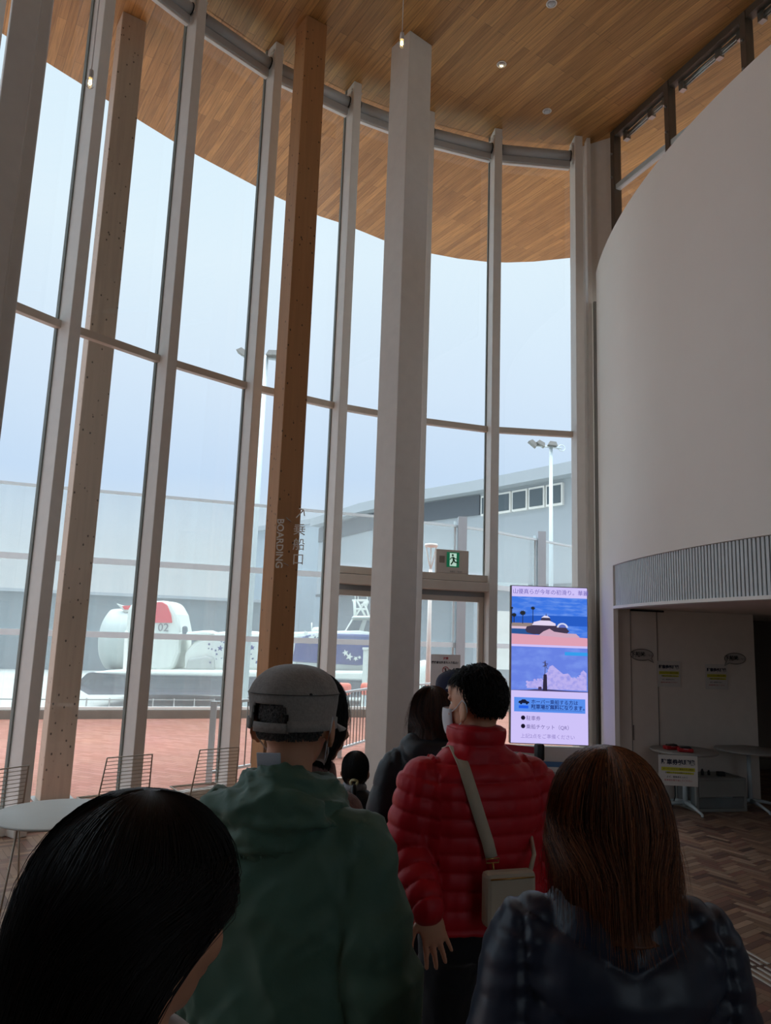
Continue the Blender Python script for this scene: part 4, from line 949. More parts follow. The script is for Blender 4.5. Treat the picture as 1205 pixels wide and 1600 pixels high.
CH = [(((-2.39 - .14, 4.89 - .2), (-2.22, 5.13)), 'beige wire chair whose backrest is cut by the left edge of the picture'), (((-1.89, 5.43), (-1.66, 5.62)), 'beige wire chair in front of the red paving, left of the white mullion foot'),
      (((-1.35, 5.90), (-1.11, 6.08)), 'beige wire chair nearest the man in the grey cap')]
for k, (((x0, y0), (x1, y1)), lb) in enumerate(CH):
    o = WC if k == 0 else copy_tree(WC); t = Vector((x1 - x0, y1 - y0, 0)).normalized(); f = Vector((-t.y, t.x, 0)); c = Vector(((x0 + x1) / 2, (y0 + y1) / 2, 0)) + f * .27
    o.location = c; o.rotation_euler = (0, 0, math.atan2(f.y, f.x) - PI / 2); tag(o, lb, 'chair', 'wire chairs by the glass')
o = copy_tree(WC); o.location = (-2.42, 3.92, 0); o.rotation_euler = (0, 0, 2.2 + PI); tag(o, 'beige wire chair tucked beside the round table, lower left edge', 'chair', 'wire chairs by the glass')
o = copy_tree(WC); o.location = (-1.85, 3.42, 0); o.rotation_euler = (0, 0, .5); tag(o, 'beige wire chair nearest the camera at the left edge, mostly cut off', 'chair', 'wire chairs by the glass')
rt = empty('round_table', (-1.70, 4.20, 0), label='round pale grey table with thin wire legs at the left edge', cat='table')
MB().lathe([(.02, .705), (.33, .707), (.34, .712), (.34, .718), (.335, .722), (.02, .723)], n=56).build('tabletop', mat('table_pale', (188, 186, 180), .45), rt)
for k in range(4):
    A1 = .6 + k * PI / 2; c_, s_ = math.cos(A1), math.sin(A1); MB().tube([(c_ * .2, s_ * .2, .706), (c_ * .27, s_ * .27, 0)], .006, 8).build('leg', wire, rt)
# ------------------------------------------------------------------ people
from mathutils import noise as NZ
def remesh(mb, voxel, smooth=3, fn=None, sf=.5):
    me = bpy.data.meshes.new('tmp'); me.from_pydata(mb.v, [], mb.f)
    b = bmesh.new(); b.from_mesh(me); bmesh.ops.recalc_face_normals(b, faces=b.faces); b.to_mesh(me); b.free()
    o = bpy.data.objects.new('tmp', me); COL.objects.link(o)
    r = o.modifiers.new('r', 'REMESH'); r.mode = 'VOXEL'; r.voxel_size = voxel; r.use_smooth_shade = True
    if smooth: s_ = o.modifiers.new('s', 'SMOOTH'); s_.iterations = smooth; s_.factor = sf
    dg = bpy.context.evaluated_depsgraph_get(); out = bpy.data.meshes.new_from_object(o.evaluated_get(dg))
    bpy.data.objects.remove(o); bpy.data.meshes.remove(me)
    if fn:
        ns = [v.normal.copy() for v in out.vertices]
        for v, n_ in zip(out.vertices, ns): v.co = v.co + n_ * fn(v.co, n_)
    out.polygons.foreach_set('use_smooth', [True] * len(out.polygons)); out.update(); return out
def limb(mb, pts, rs, n=16, flat=None):
    """tapered limb with rounded joints"""
    P = [Vector(p) for p in pts]; fine = []; fr_ = []
    for i in range(len(P) - 1):
        K = 6
        for k in range(K): f = k / K; fine.append(P[i].lerp(P[i + 1], f)); fr_.append(rs[i] + (rs[i + 1] - rs[i]) * f)
    fine.append(P[-1]); fr_.append(rs[-1])
    mb.tube(fine, fr_, n)
    for p, r_ in zip(P, rs): mb.ell(p, (r_,) * 3, n=14, m=10)
def loft(mb, rings, n=32, e_=2.4):
    """rings = [(z, rx, ry, cx, cy)] superellipse sections"""
    vs = []; fs = []
    for z, rx, ry, cx, cy in rings:
        for k in range(n):
            a_ = 2 * PI * k / n; c_, s_ = math.cos(a_), math.sin(a_)
            vs.append((cx + rx * abs(c_) ** (2 / e_) * (1 if c_ >= 0 else -1), cy + ry * abs(s_) ** (2 / e_) * (1 if s_ >= 0 else -1), z))
    for i in range(len(rings) - 1): fs += [(i * n + k, i * n + (k + 1) % n, (i + 1) * n + (k + 1) % n, (i + 1) * n + k) for k in range(n)]
    fs += [tuple(range(n - 1, -1, -1)), tuple((len(rings) - 1) * n + k for k in range(n))]
    return mb.add(vs, fs, True)
def hand(mb, wr, dr_, out, thumb, s=1.0, curl=.25, spread=.16):
    """wr wrist point, dr_ finger direction, out = back-of-hand normal, thumb = side the thumb leaves from"""
    d = Vector(dr_).normalized(); o = Vector(out); o = (o - d * o.dot(d)).normalized(); t = Vector(thumb); t = (t - d * t.dot(d) - o * t.dot(o)).normalized(); wr = Vector(wr)
    R_ = Matrix((t, o, d)).transposed()
    mb.ell(wr + d * .048 * s, (.041 * s, .015 * s, .054 * s), R_, 18, 12); mb.ell(wr + d * .075 * s, (.040 * s, .013 * s, .022 * s), R_, 18, 12)
    mb.ell(wr + d * .03 * s + t * .024 * s - o * .006 * s, (.018 * s, .015 * s, .034 * s), R_, 14, 10)
    for k, (off, ln, r_) in enumerate(((.031, .070, .0088), (.0105, .079, .0092), (-.0105, .073, .0088), (-.031, .056, .0076))):
        a_ = spread * (1.5 - k) * .62; b0 = wr + d * (.084 if k < 3 else .078) * s + t * off * s
        dd = (d * math.cos(a_) + t * math.sin(a_)).normalized(); pts = [b0]; c_ = curl * .5
        for q_ in range(3):
            dd2 = (dd * math.cos(c_) - o * math.sin(c_)).normalized(); pts.append(pts[-1] + dd2 * ln * s * (.46, .30, .24)[q_]); c_ += curl
        limb(mb, pts, [r_ * s, r_ * s * .95, r_ * s * .88, r_ * s * .78], 10)
    b0 = wr + d * .022 * s + t * .028 * s
    dt = (d * .62 + t * .72 - o * .25).normalized(); p1_ = b0 + dt * .036 * s; dt2 = (d * .86 + t * .42 - o * .28).normalized()
    limb(mb, [b0, p1_, p1_ + dt2 * .032 * s, p1_ + dt2 * .032 * s + (d * .95 + t * .12 - o * .3).normalized() * .022 * s], [.0125 * s, .0105 * s, .0096 * s, .0078 * s], 10)
    return R_
def head(mb, HM, s, ears=True):
    def E(c, r_, R=None): 
        q = MB(); q.ell([v * s for v in c], [v * s for v in r_], R, 24, 18); mb.add([HM @ Vector(v) for v in q.v], q.f, True)
    E((0, -.012, .022), (.077, .095, .093)); E((0, .018, -.03), (.062, .070, .078)); E((0, .052, -.088), (.026, .026, .02)); E((0, .030, -.070), (.048, .05, .034))
    for sg_ in (-1, 1):
        E((sg_ * .036, .056, -.026), (.026, .028, .03)); E((sg_ * .028, .074, .022), (.024, .012, .010)); E((sg_ * .010, .093, -.042), (.008, .009, .007))
        if ears:
            R = Matrix.Rotation(sg_ * .45, 3, 'Z') @ Matrix.Rotation(-.15, 3, 'X')
            E((sg_ * .087, -.014, -.014), (.0085, .019, .032), R); E((sg_ * .083, -.006, -.040), (.008, .010, .013), R); E((sg_ * .077, -.002, -.014), (.013, .010, .022))
    E((0, .084, .008), (.010, .014, .022)); E((0, .092, -.016), (.011, .016, .022)); E((0, .101, -.034), (.0135, .014, .011)); E((0, .085, -.062), (.022, .011, .0055)); E((0, .083, -.070), (.019, .011, .006)); E((0, .066, .05), (.052, .03, .035))
SKIN = mat('skin', (206, 152, 122), .5, noise=(14, .08, 4, (1, 1, 1)), bump=(220, .12, .002)); SKIN.node_tree.nodes['Principled BSDF'].inputs['Subsurface Weight'].default_value = .08
EYEW = mat('eye_white', (224, 218, 210), .2); IRIS = mat('iris', (34, 22, 16), .15)
MASK = mat('mask_white', (214, 216, 222), .8)
def fabric(name, rgb, rough=.75, bump=(60, .25, .004), sheen=.15, spec=.3): return mat(name, rgb, rough, noise=(6, .08, 4, (1, 1, 1)), bump=bump, sheen=sheen, spec=spec)
def person(pos, yaw, h, label, neck=.028, head_yaw=0.0, tilt=(0, 0), armsL=None, armsR=None, hands=((0, 0, -1), (0, 0, -1)), voxel=.0072, lean=0.0, hand_opt=None, wide=1.0, stance=.09, thumbs=None, outs=None, heads=1.0):
    """pos feet; yaw<0 turns right; all coordinates below are for a 1.70 m body scaled by h"""
    s = h / (1.70 - neck); sv = lambda p: Vector(p) * s
    nk = sv((0, -.012 + lean * .6, 1.455 - neck)); hc = sv((0, .012 + lean, 1.585 - neck))
    HM = Matrix.Translation(hc) @ Matrix.Rotation(head_yaw, 4, 'Z') @ Matrix.Rotation(tilt[0], 4, 'X') @ Matrix.Rotation(tilt[1], 4, 'Y')
    mb = MB(); head(mb, HM, s * heads)
    limb(mb, [sv((0, -.03 + lean * .5, 1.38)), nk, hc + HM.to_3x3() @ (Vector((0, -.028, -.035)) * s)], [.062 * s, .054 * s, .050 * s], 20)
    loft(mb, [(z * s, rx * s * wide, ry * s, 0, cy * s) for z, rx, ry, cy in ((.82, .13, .09, 0), (.92, .155, .105, 0), (1.02, .125, .085, 0), (1.15, .135, .095, -.0), (1.25, .15, .09, -.01), (1.32, .145, .08, -.015), (1.37, .10, .06, -.015), (1.41, .055, .045, -.01))])
    aL = armsL or [(-.165, -.015, 1.33), (-.225, -.03, 1.10), (-.225, .04, .86)]; aR = armsR or [(.165, -.015, 1.33), (.225, -.03, 1.10), (.225, .04, .86)]
    info = {}
    for k, (A, sg_) in enumerate(((aL, -1), (aR, 1))):
        A = [Vector((p[0] * wide if i == 0 else p[0], p[1], p[2])) * s for i, p in enumerate(A)]
        limb(mb, A, [.044 * s, .036 * s, .025 * s])
        dr_ = Vector(hands[k]) if hands[k] is not None else None
        if dr_ is None: dr_ = A[2] - A[1]
        out = (outs[k] if outs and outs[k] else (sg_, -.2, 0)); th = (thumbs[k] if thumbs and thumbs[k] else (0, 1, 0))
        hand(mb, A[2], dr_, out, th, s * 1.0, **(hand_opt or {}))
        info['LR'[k]] = A
    for sg_ in (-1, 1):
        limb(mb, [sv((sg_ * .085, 0, .88)), sv((sg_ * (stance + .005), .01, .48)), sv((sg_ * stance, -.02, .09))], [.088 * s, .055 * s, .038 * s])
        mb.ell(sv((sg_ * (stance + .01), .05, .045)), (.043 * s, .12 * s, .04 * s)); mb.ell(sv((sg_ * (stance + .01), -.035, .045)), (.036 * s, .045 * s, .045 * s))
    me = remesh(mb, voxel, 2); o = link('person', me, SKIN, label=label, cat='person', loc=pos); o.rotation_euler = (0, 0, yaw)
    for sg_ in (-1, 1):
        e2 = MB(); e2.ell((sg_ * .030 * s * heads, .0655 * s * heads, .008 * s), (.0125 * s * heads,) * 3, None, 14, 10); eo = e2.build('eye', EYEW, o); eo.data.transform(HM)
        e3 = MB(); e3.ell((sg_ * .031 * s * heads, .0765 * s * heads, .008 * s), (.0056 * s, .0022 * s, .0056 * s), None, 12, 8); io = e3.build('iris', IRIS, eo); io.data.transform(HM)
    return o, HM, s, info
def trousers(o, s, m, stance=.09, low=.09, flare=1.0, wide=1.0):
    mb = MB(); loft(mb, [(z * s, rx * s * wide, ry * s, 0, cy * s) for z, rx, ry, cy in ((.80, .165, .115, -.01), (.90, .175, .125, -.01), (.98, .16, .115, 0), (1.06, .145, .105, 0))])
    for sg_ in (-1, 1): limb(mb, [Vector((sg_ * .085, 0, .86)) * s, Vector((sg_ * (stance + .005), .005, .48)) * s, Vector((sg_ * stance, -.012, low)) * s], [.100 * s, .078 * s * flare, .066 * s * flare], 18)
    def fn(c, n_): return .006 * NZ.noise(Vector((c.x * 14, c.y * 14, c.z * 9))) + .004 * NZ.noise(Vector((c.x * 30, c.y * 30, c.z * 50)))
    return link('trousers', remesh(mb, .012, 2, fn), m, o)
def shoes(o, s, m, stance=.09):
    for sg_ in (-1, 1):
        mb = MB(); mb.ell(Vector((sg_ * (stance + .01), .055, .05)) * s, (.052 * s, .135 * s, .046 * s)); mb.ell(Vector((sg_ * (stance + .008), -.03, .06)) * s, (.046 * s, .06 * s, .06 * s)); mb.prism([(sg_ * (stance + .01) * s + .045 * s * c_, .035 * s + .16 * s * d_) for c_, d_ in ((-1, -.6), (-.6, -.8), (.6, -.8), (1, -.6), (1, .5), (.6, .95), (-.6, .95), (-1, .5))], 0, .03)
        link('shoe', remesh(mb, .008, 2), m, o)
def segd(p, A):
    """distance to the arm bone and arc length along it"""
    best = (9, 0); acc = 0
    for i in range(len(A) - 1):
        ab = A[i + 1] - A[i]; L_ = ab.length; t = max(0, min(1, (p - A[i]).dot(ab) / (L_ * L_))); d = (A[i] + ab * t - p).length
        if d < best[0]: best = (d, acc + t * L_)
        acc += L_
    return best
def jacket(o, s, info, m, name='jacket', rings=None, sleeve=(.070, .062, .046), wrist=.93, fn=None, voxel=.009, collar=None, smooth=3, wide=1.0, extra=None, low=.86):
    mb = MB()
    rings = rings or ((low, .205, .135, -.01), (.95, .20, .135, -.01), (1.06, .19, .13, -.01), (1.18, .192, .132, -.012), (1.29, .195, .124, -.02), (1.345, .175, .108, -.022), (1.385, .135, .09, -.02), (1.425, .085, .074, -.012))
    loft(mb, [(z * s, rx * s * wide, ry * s, 0, cy * s) for z, rx, ry, cy in rings])
    for k in 'LR':
        A = info[k]; W_ = A[1].lerp(A[2], wrist); limb(mb, [A[0] + Vector((0, 0, -.01)), A[1], W_], [sleeve[0] * s, sleeve[1] * s, sleeve[2] * s], 20)
    if collar: loft(mb, [(z * s, rx * s, ry * s, 0, cy * s) for z, rx, ry, cy in collar])
    if extra: extra(mb)
    return link(name, remesh(mb, voxel, smooth, fn), m, o)
def hairmat(name, c1, c2, rough=.38):
    m = mat(name, c1, rough); n = m.node_tree.nodes; L = m.node_tree.links; bs = n['Principled BSDF']
    v = n.new('ShaderNodeVertexColor'); v.layer_name = 'col'; L.new(v.outputs[0], bs.inputs['Base Color']); bs.inputs['Specular IOR Level'].default_value = .35
    m['c1'] = c1; m['c2'] = c2; return m
def long_hair(o, HM, s, m, prof, fdrop=0.0, rx=.094, ry=.108, top=.128, fmax=1.9, face_z=-.05, strands=1500, seed=1, wave=.0, shift=None, flip=0.0, thick=.010, oy=-.012, fly=.03, fmin_top=PI, asym=0.0):
    """prof = [(drop below crown, radius factor)]; strands follow the same envelope"""
    rnd = random.Random(seed); zs = [p[0] for p in prof]; rf = [p[1] for p in prof]; T = len(prof) - 1
    dense = np.linspace(0, 1, 60); zz = np.interp(dense, np.linspace(0, 1, T + 1), zs); rr = np.interp(dense, np.linspace(0, 1, T + 1), rf)
    ker = np.ones(5) / 5; rr[2:-2] = np.convolve(rr, ker, 'valid'); zz[2:-2] = np.convolve(zz, ker, 'valid')
    def ev(ph, t, lift=0.0):
        z = np.interp(t, dense, zz); r_ = np.interp(t, dense, rr); sh = shift(t) if shift else (0, 0)
        g_ = 1 + .028 * NZ.noise(Vector((math.sin(ph) * 3.2, math.cos(ph) * 3.2, z * 4 + seed))) + .020 * NZ.noise(Vector((math.sin(ph) * 13, math.cos(ph) * 13, z * 3 + seed))) + wave * math.sin(z * 38 + 3 * math.sin(ph * 2)) * max(0, -z - .05)
        R0 = r_ * g_
        return Vector((math.sin(ph) * (rx * R0 + lift) + sh[0], -math.cos(ph) * (ry * R0 + lift) + oy + sh[1], top + z)) * s
    def pm(t):
        z = top + np.interp(t, dense, zz)
        return fmin_top if z > face_z + .06 else fmax + (fmin_top - fmax) * max(0, min(1, (z - face_z) / .06)) - fdrop * max(0, min(1, (face_z - z) / .10))
    vs = []; fs = []; NU, NT = 90, 56; cols = []
    c1, c2 = lin(*m['c1'])[:3], lin(*m['c2'])[:3]
    def colr(f): return tuple(c1[i] + (c2[i] - c1[i]) * f for i in range(3)) + (1,)
    for i in range(NT + 1):
        t = i / NT; f_ = pm(t)
        for k in range(NU + 1): ph = asym * min(1, t * 2) + f_ * (2 * k / NU - 1); vs.append(HM @ ev(ph, t))
    nv = len(vs)
    for i in range(NT + 1):
        t = i / NT; f_ = pm(t)
        for k in range(NU + 1): ph = asym * min(1, t * 2) + f_ * (2 * k / NU - 1); vs.append(HM @ ev(ph, t, -thick))
    w_ = NU + 1
    for i in range(NT):
        for k in range(NU):
            fs.append((i * w_ + k, i * w_ + k + 1, (i + 1) * w_ + k + 1, (i + 1) * w_ + k)); fs.append((nv + i * w_ + k, nv + (i + 1) * w_ + k, nv + (i + 1) * w_ + k + 1, nv + i * w_ + k + 1))
        fs.append((i * w_, (i + 1) * w_, nv + (i + 1) * w_, nv + i * w_)); fs.append((i * w_ + NU, nv + i * w_ + NU, nv + (i + 1) * w_ + NU, (i + 1) * w_ + NU))
    for k in range(NU): fs.append((NT * w_ + k, NT * w_ + k + 1, nv + NT * w_ + k + 1, nv + NT * w_ + k))
    cols = [colr(.25 + .3 * rnd.random() * 0)] * len(vs)
    for q_ in range(strands):
        t0 = rnd.choice([.03, .05, .1, rnd.uniform(.05, .4)]); t1 = rnd.uniform(.74, 1.0); u = rnd.uniform(-1, 1); lift0 = rnd.uniform(.0005, .005); out_ = rnd.random() < .12
        cf = rnd.random() ** 1.5; drift = rnd.uniform(-.10, .10); fl = rnd.uniform(.3, 1) * fly if out_ else 0; n_ = 13; tip_z = rnd.uniform(-.035, .0)
        pts = []
        for i in range(n_):
            f = i / (n_ - 1); t = t0 + (t1 - t0) * f; ph = asym * min(1, t * 2) + (pm(t) * u * .995) + drift * f
            pts.append(HM @ (ev(ph, t, lift0 + fl * f * f) + Vector((0, 0, tip_z * f * f))))
        k0 = len(vs); wd = rnd.uniform(.0006, .0013) * s * (1 if not out_ else .45)
        for i, p in enumerate(pts):
            tn = (pts[min(i + 1, n_ - 1)] - pts[max(i - 1, 0)]).normalized(); ax = tn.cross(Vector((.3, .9, .2))).normalized(); ay = tn.cross(ax); w2 = wd * (1 - .75 * (i / (n_ - 1)) ** 2)
            for a_ in (0, 2.094, 4.189): vs.append(p + (ax * math.cos(a_) + ay * math.sin(a_)) * w2)
        for i in range(n_ - 1):
            for a_ in range(3): fs.append((k0 + i * 3 + a_, k0 + i * 3 + (a_ + 1) % 3, k0 + (i + 1) * 3 + (a_ + 1) % 3, k0 + (i + 1) * 3 + a_))
        cols += [colr(cf)] * (3 * n_)
    me = bpy.data.meshes.new('hair'); me.from_pydata([tuple(v) for v in vs], [], fs)
    ca = me.color_attributes.new('col', 'FLOAT_COLOR', 'POINT'); ca.data.foreach_set('color', np.array(cols, dtype=np.float32).ravel())
    me.polygons.foreach_set('use_smooth', [True] * len(me.polygons)); me.update()
    return link('hair', me, m, o)
def short_hair(o, HM, s, m, strands=1800, ln=(.015, .035), grow=.012, seed=1, low=-.075, curl=.0, skip=None, front=.045, sz=(1, 1, 1)):
    """close cropped cap of hair: scalp shell plus many short locks"""
    rnd = random.Random(seed); vs = []; fs = []; cols = []; c1, c2 = lin(*m['c1'])[:3], lin(*m['c2'])[:3]
    colr = lambda f: tuple(c1[i] + (c2[i] - c1[i]) * f for i in range(3)) + (1,)
    def ok(d): # d unit direction from the head centre; hairline
        y = d.y; z = d.z
        if y > .1: return z > .42 + .25 * (y - .1)
        lowz = -.5 if y < -.4 else (-.5 + (y + .4) / .45 * .75)
        return z > lowz
    def surf(d, g): return Vector((d.x * (.079 + g) * sz[0], d.y * (.097 + g) * sz[1] - .012, d.z * (.097 + g * 1.3) * sz[2] + .022)) * s
    NU, NT = 64, 40; idx = {}
    for i in range(NT + 1):
        th = PI * i / NT * .78
        for k in range(NU):
            ph = 2 * PI * k / NU; d = Vector((math.sin(th) * math.cos(ph), math.sin(th) * math.sin(ph), math.cos(th)))
            g = grow * (.8 + .35 * NZ.noise(d * 7 + Vector((seed, 0, 0)))) * min(1, max(.12, (d.z + .75) * 1.6))
            idx[i, k] = len(vs); vs.append(HM @ surf(d, g if ok(d) else -.012))
    for i in range(NT):
        for k in range(NU): fs.append((idx[i, k], idx[i + 1, k], idx[i + 1, (k + 1) % NU], idx[i, (k + 1) % NU]))
    cols = [colr(.2)] * len(vs); cnt = 0
    while cnt < strands:
        d = Vector((rnd.gauss(0, 1), rnd.gauss(0, 1), rnd.gauss(0, 1))).normalized()
        if not ok(d) or (skip and skip(d)): continue
        cnt += 1; g = grow * min(1, max(.12, (d.z + .75) * 1.6)); L_ = rnd.uniform(*ln) * min(1, max(.25, (d.z + .45) * .95)); n_ = 6
        tn = (Vector((rnd.uniform(-.4, .4), -.25, -.9)) - d * d.dot(Vector((0, -.25, -.9)))).normalized(); sw = Vector((rnd.uniform(-1, 1), rnd.uniform(-1, 1), rnd.uniform(-1, 1))) * curl
        p0 = surf(d, g * .75); pts = []
        for i in range(n_):
            f = i / (n_ - 1); pts.append(HM @ (p0 + (tn * L_ * f + d * (.005 * math.sin(f * PI) + .003) + sw * L_ * math.sin(f * PI * 1.3)) * s))
        k0 = len(vs); wd = rnd.uniform(.0008, .0018) * s * (1 + curl)
        for i, p in enumerate(pts):
            t2 = (pts[min(i + 1, n_ - 1)] - pts[max(i - 1, 0)]).normalized(); ax = t2.cross(Vector((.3, .9, .2))).normalized(); ay = t2.cross(ax); w2 = wd * (1 - .8 * (i / (n_ - 1)) ** 2)
            for a_ in (0, 2.094, 4.189): vs.append(p + (ax * math.cos(a_) + ay * math.sin(a_)) * w2)
        for i in range(n_ - 1):
            for a_ in range(3): fs.append((k0 + i * 3 + a_, k0 + i * 3 + (a_ + 1) % 3, k0 + (i + 1) * 3 + (a_ + 1) % 3, k0 + (i + 1) * 3 + a_))
        cols += [colr(rnd.random())] * (3 * n_)
    me = bpy.data.meshes.new('hair'); me.from_pydata([tuple(v) for v in vs], [], fs)
    ca = me.color_attributes.new('col', 'FLOAT_COLOR', 'POINT'); ca.data.foreach_set('color', np.array(cols, dtype=np.float32).ravel())
    me.polygons.foreach_set('use_smooth', [True] * len(me.polygons)); me.update(); return link('hair', me, m, o)
def face_mask(o, HM, s):
    vs = []; fs = []; NU, NT = 16, 10
    for i in range(NT + 1):
        z = -.012 - .085 * i / NT
        for k in range(NU + 1):
            a_ = (k / NU * 2 - 1); x = .066 * a_ * (1 - .12 * (i / NT)); bul = (1 - abs(a_) ** 3.2); y = .050 + .074 * bul * (1 - .22 * ((i / NT - .35) * 1.4) ** 2) ; vs.append(HM @ (Vector((x, y, z)) * s))
    fs = [(i * (NU + 1) + k, i * (NU + 1) + k + 1, (i + 1) * (NU + 1) + k + 1, (i + 1) * (NU + 1) + k) for i in range(NT) for k in range(NU)]
    q = MB(); q.add(vs, fs, True); mo = q.build('face_mask', MASK, o); sm = mo.modifiers.new('solid', 'SOLIDIFY'); sm.thickness = .002
    for sg_ in (-1, 1):
        t = MB(); P = [(sg_ * .064, .05, -.02), (sg_ * .078, .02, -.004), (sg_ * .086, -.008, .022), (sg_ * .091, -.026, .012), (sg_ * .089, -.03, -.012), (sg_ * .082, -.018, -.036), (sg_ * .073, .02, -.066), (sg_ * .060, .045, -.09)]
        t.tube([HM @ (Vector(p) * s) for p in P], .0018 * s, 6); t.build('ear_loop', MASK, mo)
    return mo
def wr(c, a=.004, f=14): return a * NZ.noise(Vector((c.x * f, c.y * f, c.z * f * .7))) + a * .5 * NZ.noise(c * f * 2.4)
def feet(px, py, Y):
    p = at(px, py, Y); return Vector((p.x, Y, 0))
HB = hairmat('hair_black', (14, 11, 12), (34, 27, 28), .5); HBR = hairmat('hair_brown', (60, 38, 30), (172, 108, 70)); HBR2 = hairmat('hair_dark_brown', (36, 24, 20), (104, 66, 46)); HG = hairmat('hair_greying', (28, 26, 26), (96, 92, 90))
DARK = fabric('trouser_black', (20, 20, 24)); JEAN = fabric('trouser_navy', (28, 32, 44)); SHOE = mat('shoe_dark', (34, 32, 34), .6)

# --- man in the grey cap and green hooded jacket
pos = feet(457, 1150, 1.68); YW = -.40
o, HM, s, inf = person(pos, YW, 1.66, neck=.026, label='person in a grey felt cap, white mask and green hooded jacket, seen from behind', head_yaw=.20, tilt=(-.02, 0), wide=1.0, armsL=[(-.17, -.015, 1.335), (-.245, -.05, 1.09), (-.23, .05, .87)], armsR=[(.17, -.015, 1.335), (.25, -.04, 1.09), (.225, .06, .87)])
MANS = s
GRN = fabric('jacket_green', (78, 110, 94), .6, (40, .3, .004), .05, .4)
def gfn(c, n_):
    dL = min(segd(c, inf['L'])[0], segd(c, inf['R'])[0]); a = wr(c, .006, 10); fold = .006 - .020 * abs(NZ.noise(Vector((c.x * 9 + c.z * 5, c.y * 7, c.z * 2 - c.x * 3)))) ** .7 - .010 * abs(NZ.noise(Vector((c.x * 14 - c.z * 12, c.y * 9, c.z * 4 + c.x * 6)))) ** .6 + .006
    sh = .006 * math.sin(c.x * 150) * math.exp(-((c.z - .98 * s) / .018) ** 2) if c.y < 0 else 0
    arm = .006 * math.sin(segd(c, inf['R'])[1] * 55 + 2 * math.sin(c.y * 20)) if segd(c, inf['R'])[0] < .095 and c.x > .2 else 0
    return a + fold + sh + arm
jk = jacket(o, s, inf, GRN, wide=1.0, low=.76, rings=((.76, .225, .16, -.01), (.90, .215, .155, -.01), (1.0, .205, .145, -.01), (1.12, .21, .15, -.012), (1.25, .212, .142, -.02), (1.325, .195, .125, -.024), (1.38, .155, .10, -.02), (1.43, .10, .085, -.01)), sleeve=(.078, .080, .056), fn=gfn)
hb_ = MB()
for k in range(25):
    a_ = 2 * PI * k / 24
def hood_pts(rad, dz, ty): return [Vector((rad * math.sin(a_) * 1.0, -rad * .86 * math.cos(a_) - .012, 1.446 + dz - ty * math.cos(a_) * 0 + .006 * math.cos(a_ * 2) + .010 * math.cos(a_))) * s for a_ in np.linspace(0, 2 * PI, 29)[:-1]]
hb_.tube(hood_pts(.088, -.012, 0), .030 * s, 12, closed=True); hb_.tube(hood_pts(.108, -.045, 0), .034 * s, 12, closed=True)
hb_.ell(Vector((0, -.105, 1.385)) * s, (.150 * s, .055 * s, .066 * s), Matrix.Rotation(.25, 3, 'X')); hb_.ell(Vector((0, -.125, 1.345)) * s, (.10 * s, .04 * s, .052 * s), Matrix.Rotation(.2, 3, 'X'))
hb_.ell(Vector((-.09, -.05, 1.385)) * s, (.07 * s, .065 * s, .042 * s)); hb_.ell(Vector((.085, -.05, 1.38)) * s, (.07 * s, .065 * s, .040 * s))
def hfn(c, n_):
    return .014 - .026 * abs(NZ.noise(Vector((c.x * 7, c.y * 7, c.z * 22 + 5 * abs(c.x))))) ** .6 - .016 * abs(NZ.noise(Vector((c.x * 16 + c.z * 10, c.y * 14, c.z * 30)))) ** .7 + .003 * NZ.noise(c * 50) 
link('hood', remesh(hb_, .008, 2, hfn), GRN, jk)
seam = mat('seam_dark', (36, 52, 44), .8)
hr_ = MB(); hr_.tube([Vector((x, -.148 - .03 * math.cos(x * 9), 1.285 + 2.6 * x * x + .01)) * s for x in np.linspace(-.10, .10, 9)], .0022, 5)
from mathutils.bvhtree import BVHTree
bv = BVHTree.FromPolygons([v.co.copy() for v in jk.data.vertices], [tuple(p.vertices) for p in jk.data.polygons])
RI = Matrix.Rotation(-YW, 3, 'Z'); eye_ = RI @ (Vector((0, 0, CAMZ)) - Vector(pos)); JP = mat('jacket_print', (104, 136, 120), .6)
for ch, px in zip('ATION', (374, 383, 390, 398, 407)):
    hit = bv.ray_cast(eye_, (RI @ Vector(ray(px, 1336))).normalized())[0]
    if hit: text('raised_letter', ch, .017, JP, jk, frame(hit + Vector((0, -.004, 0)), (1, -.05, 0), (0, .1, 1)), depth=.002)
# cap
HMC = HM @ Matrix.Rotation(-.24, 4, 'Z')
CAPM = mat('felt_grey', (152, 148, 144), .95, noise=(150, .28, 5, (1, 1, 1)), bump=(220, .5, .003), sheen=.4, spec=.1)
def cap(o, HMC, s, m, prof, rx, ry, hole=False, oy=-.012, z0=.0, brim=None, name='cap', fn=None, bm_=None):
    vs = []; fs = []; NU = 96; NT = len(prof)
    for i, (z, f) in enumerate(prof):
        for k in range(NU):
            ph = 2 * PI * k / NU; w_ = (fn(ph, z) if fn else 0); vs.append(HMC @ (Vector((math.sin(ph) * (rx * f + w_), -math.cos(ph) * (ry * f + w_) + oy, z0 + z)) * s))
    for i in range(NT - 1):
        for k in range(NU):
            ph = 2 * PI * (k + .5) / NU; ph = ph - 2 * PI if ph > PI else ph; zc_ = (prof[i][0] + prof[i + 1][0]) / 2
            if hole and abs(ph) < hole and zc_ < hole_h(ph / hole): continue
            fs.append((i * NU + k, i * NU + (k + 1) % NU, (i + 1) * NU + (k + 1) % NU, (i + 1) * NU + k))
    fs.append(tuple((NT - 1) * NU + k for k in range(NU)))
    q = MB(); q.add(vs, fs, True); c_ = q.build(name, m, o); sm = c_.modifiers.new('solid', 'SOLIDIFY'); sm.thickness = .003; sm.offset = 0
    return c_
def hole_h(u): return .052 if abs(u) < .8 else .052 - .03 * (abs(u) - .8) / .2 
zz_ = [0, .004, .008, .012, .016, .02, .024, .028, .032, .036, .04, .0435, .047, .052, .058, .065, .072, .08, .088, .096, .104, .111, .117, .122, .126, .129, .131, .1325]
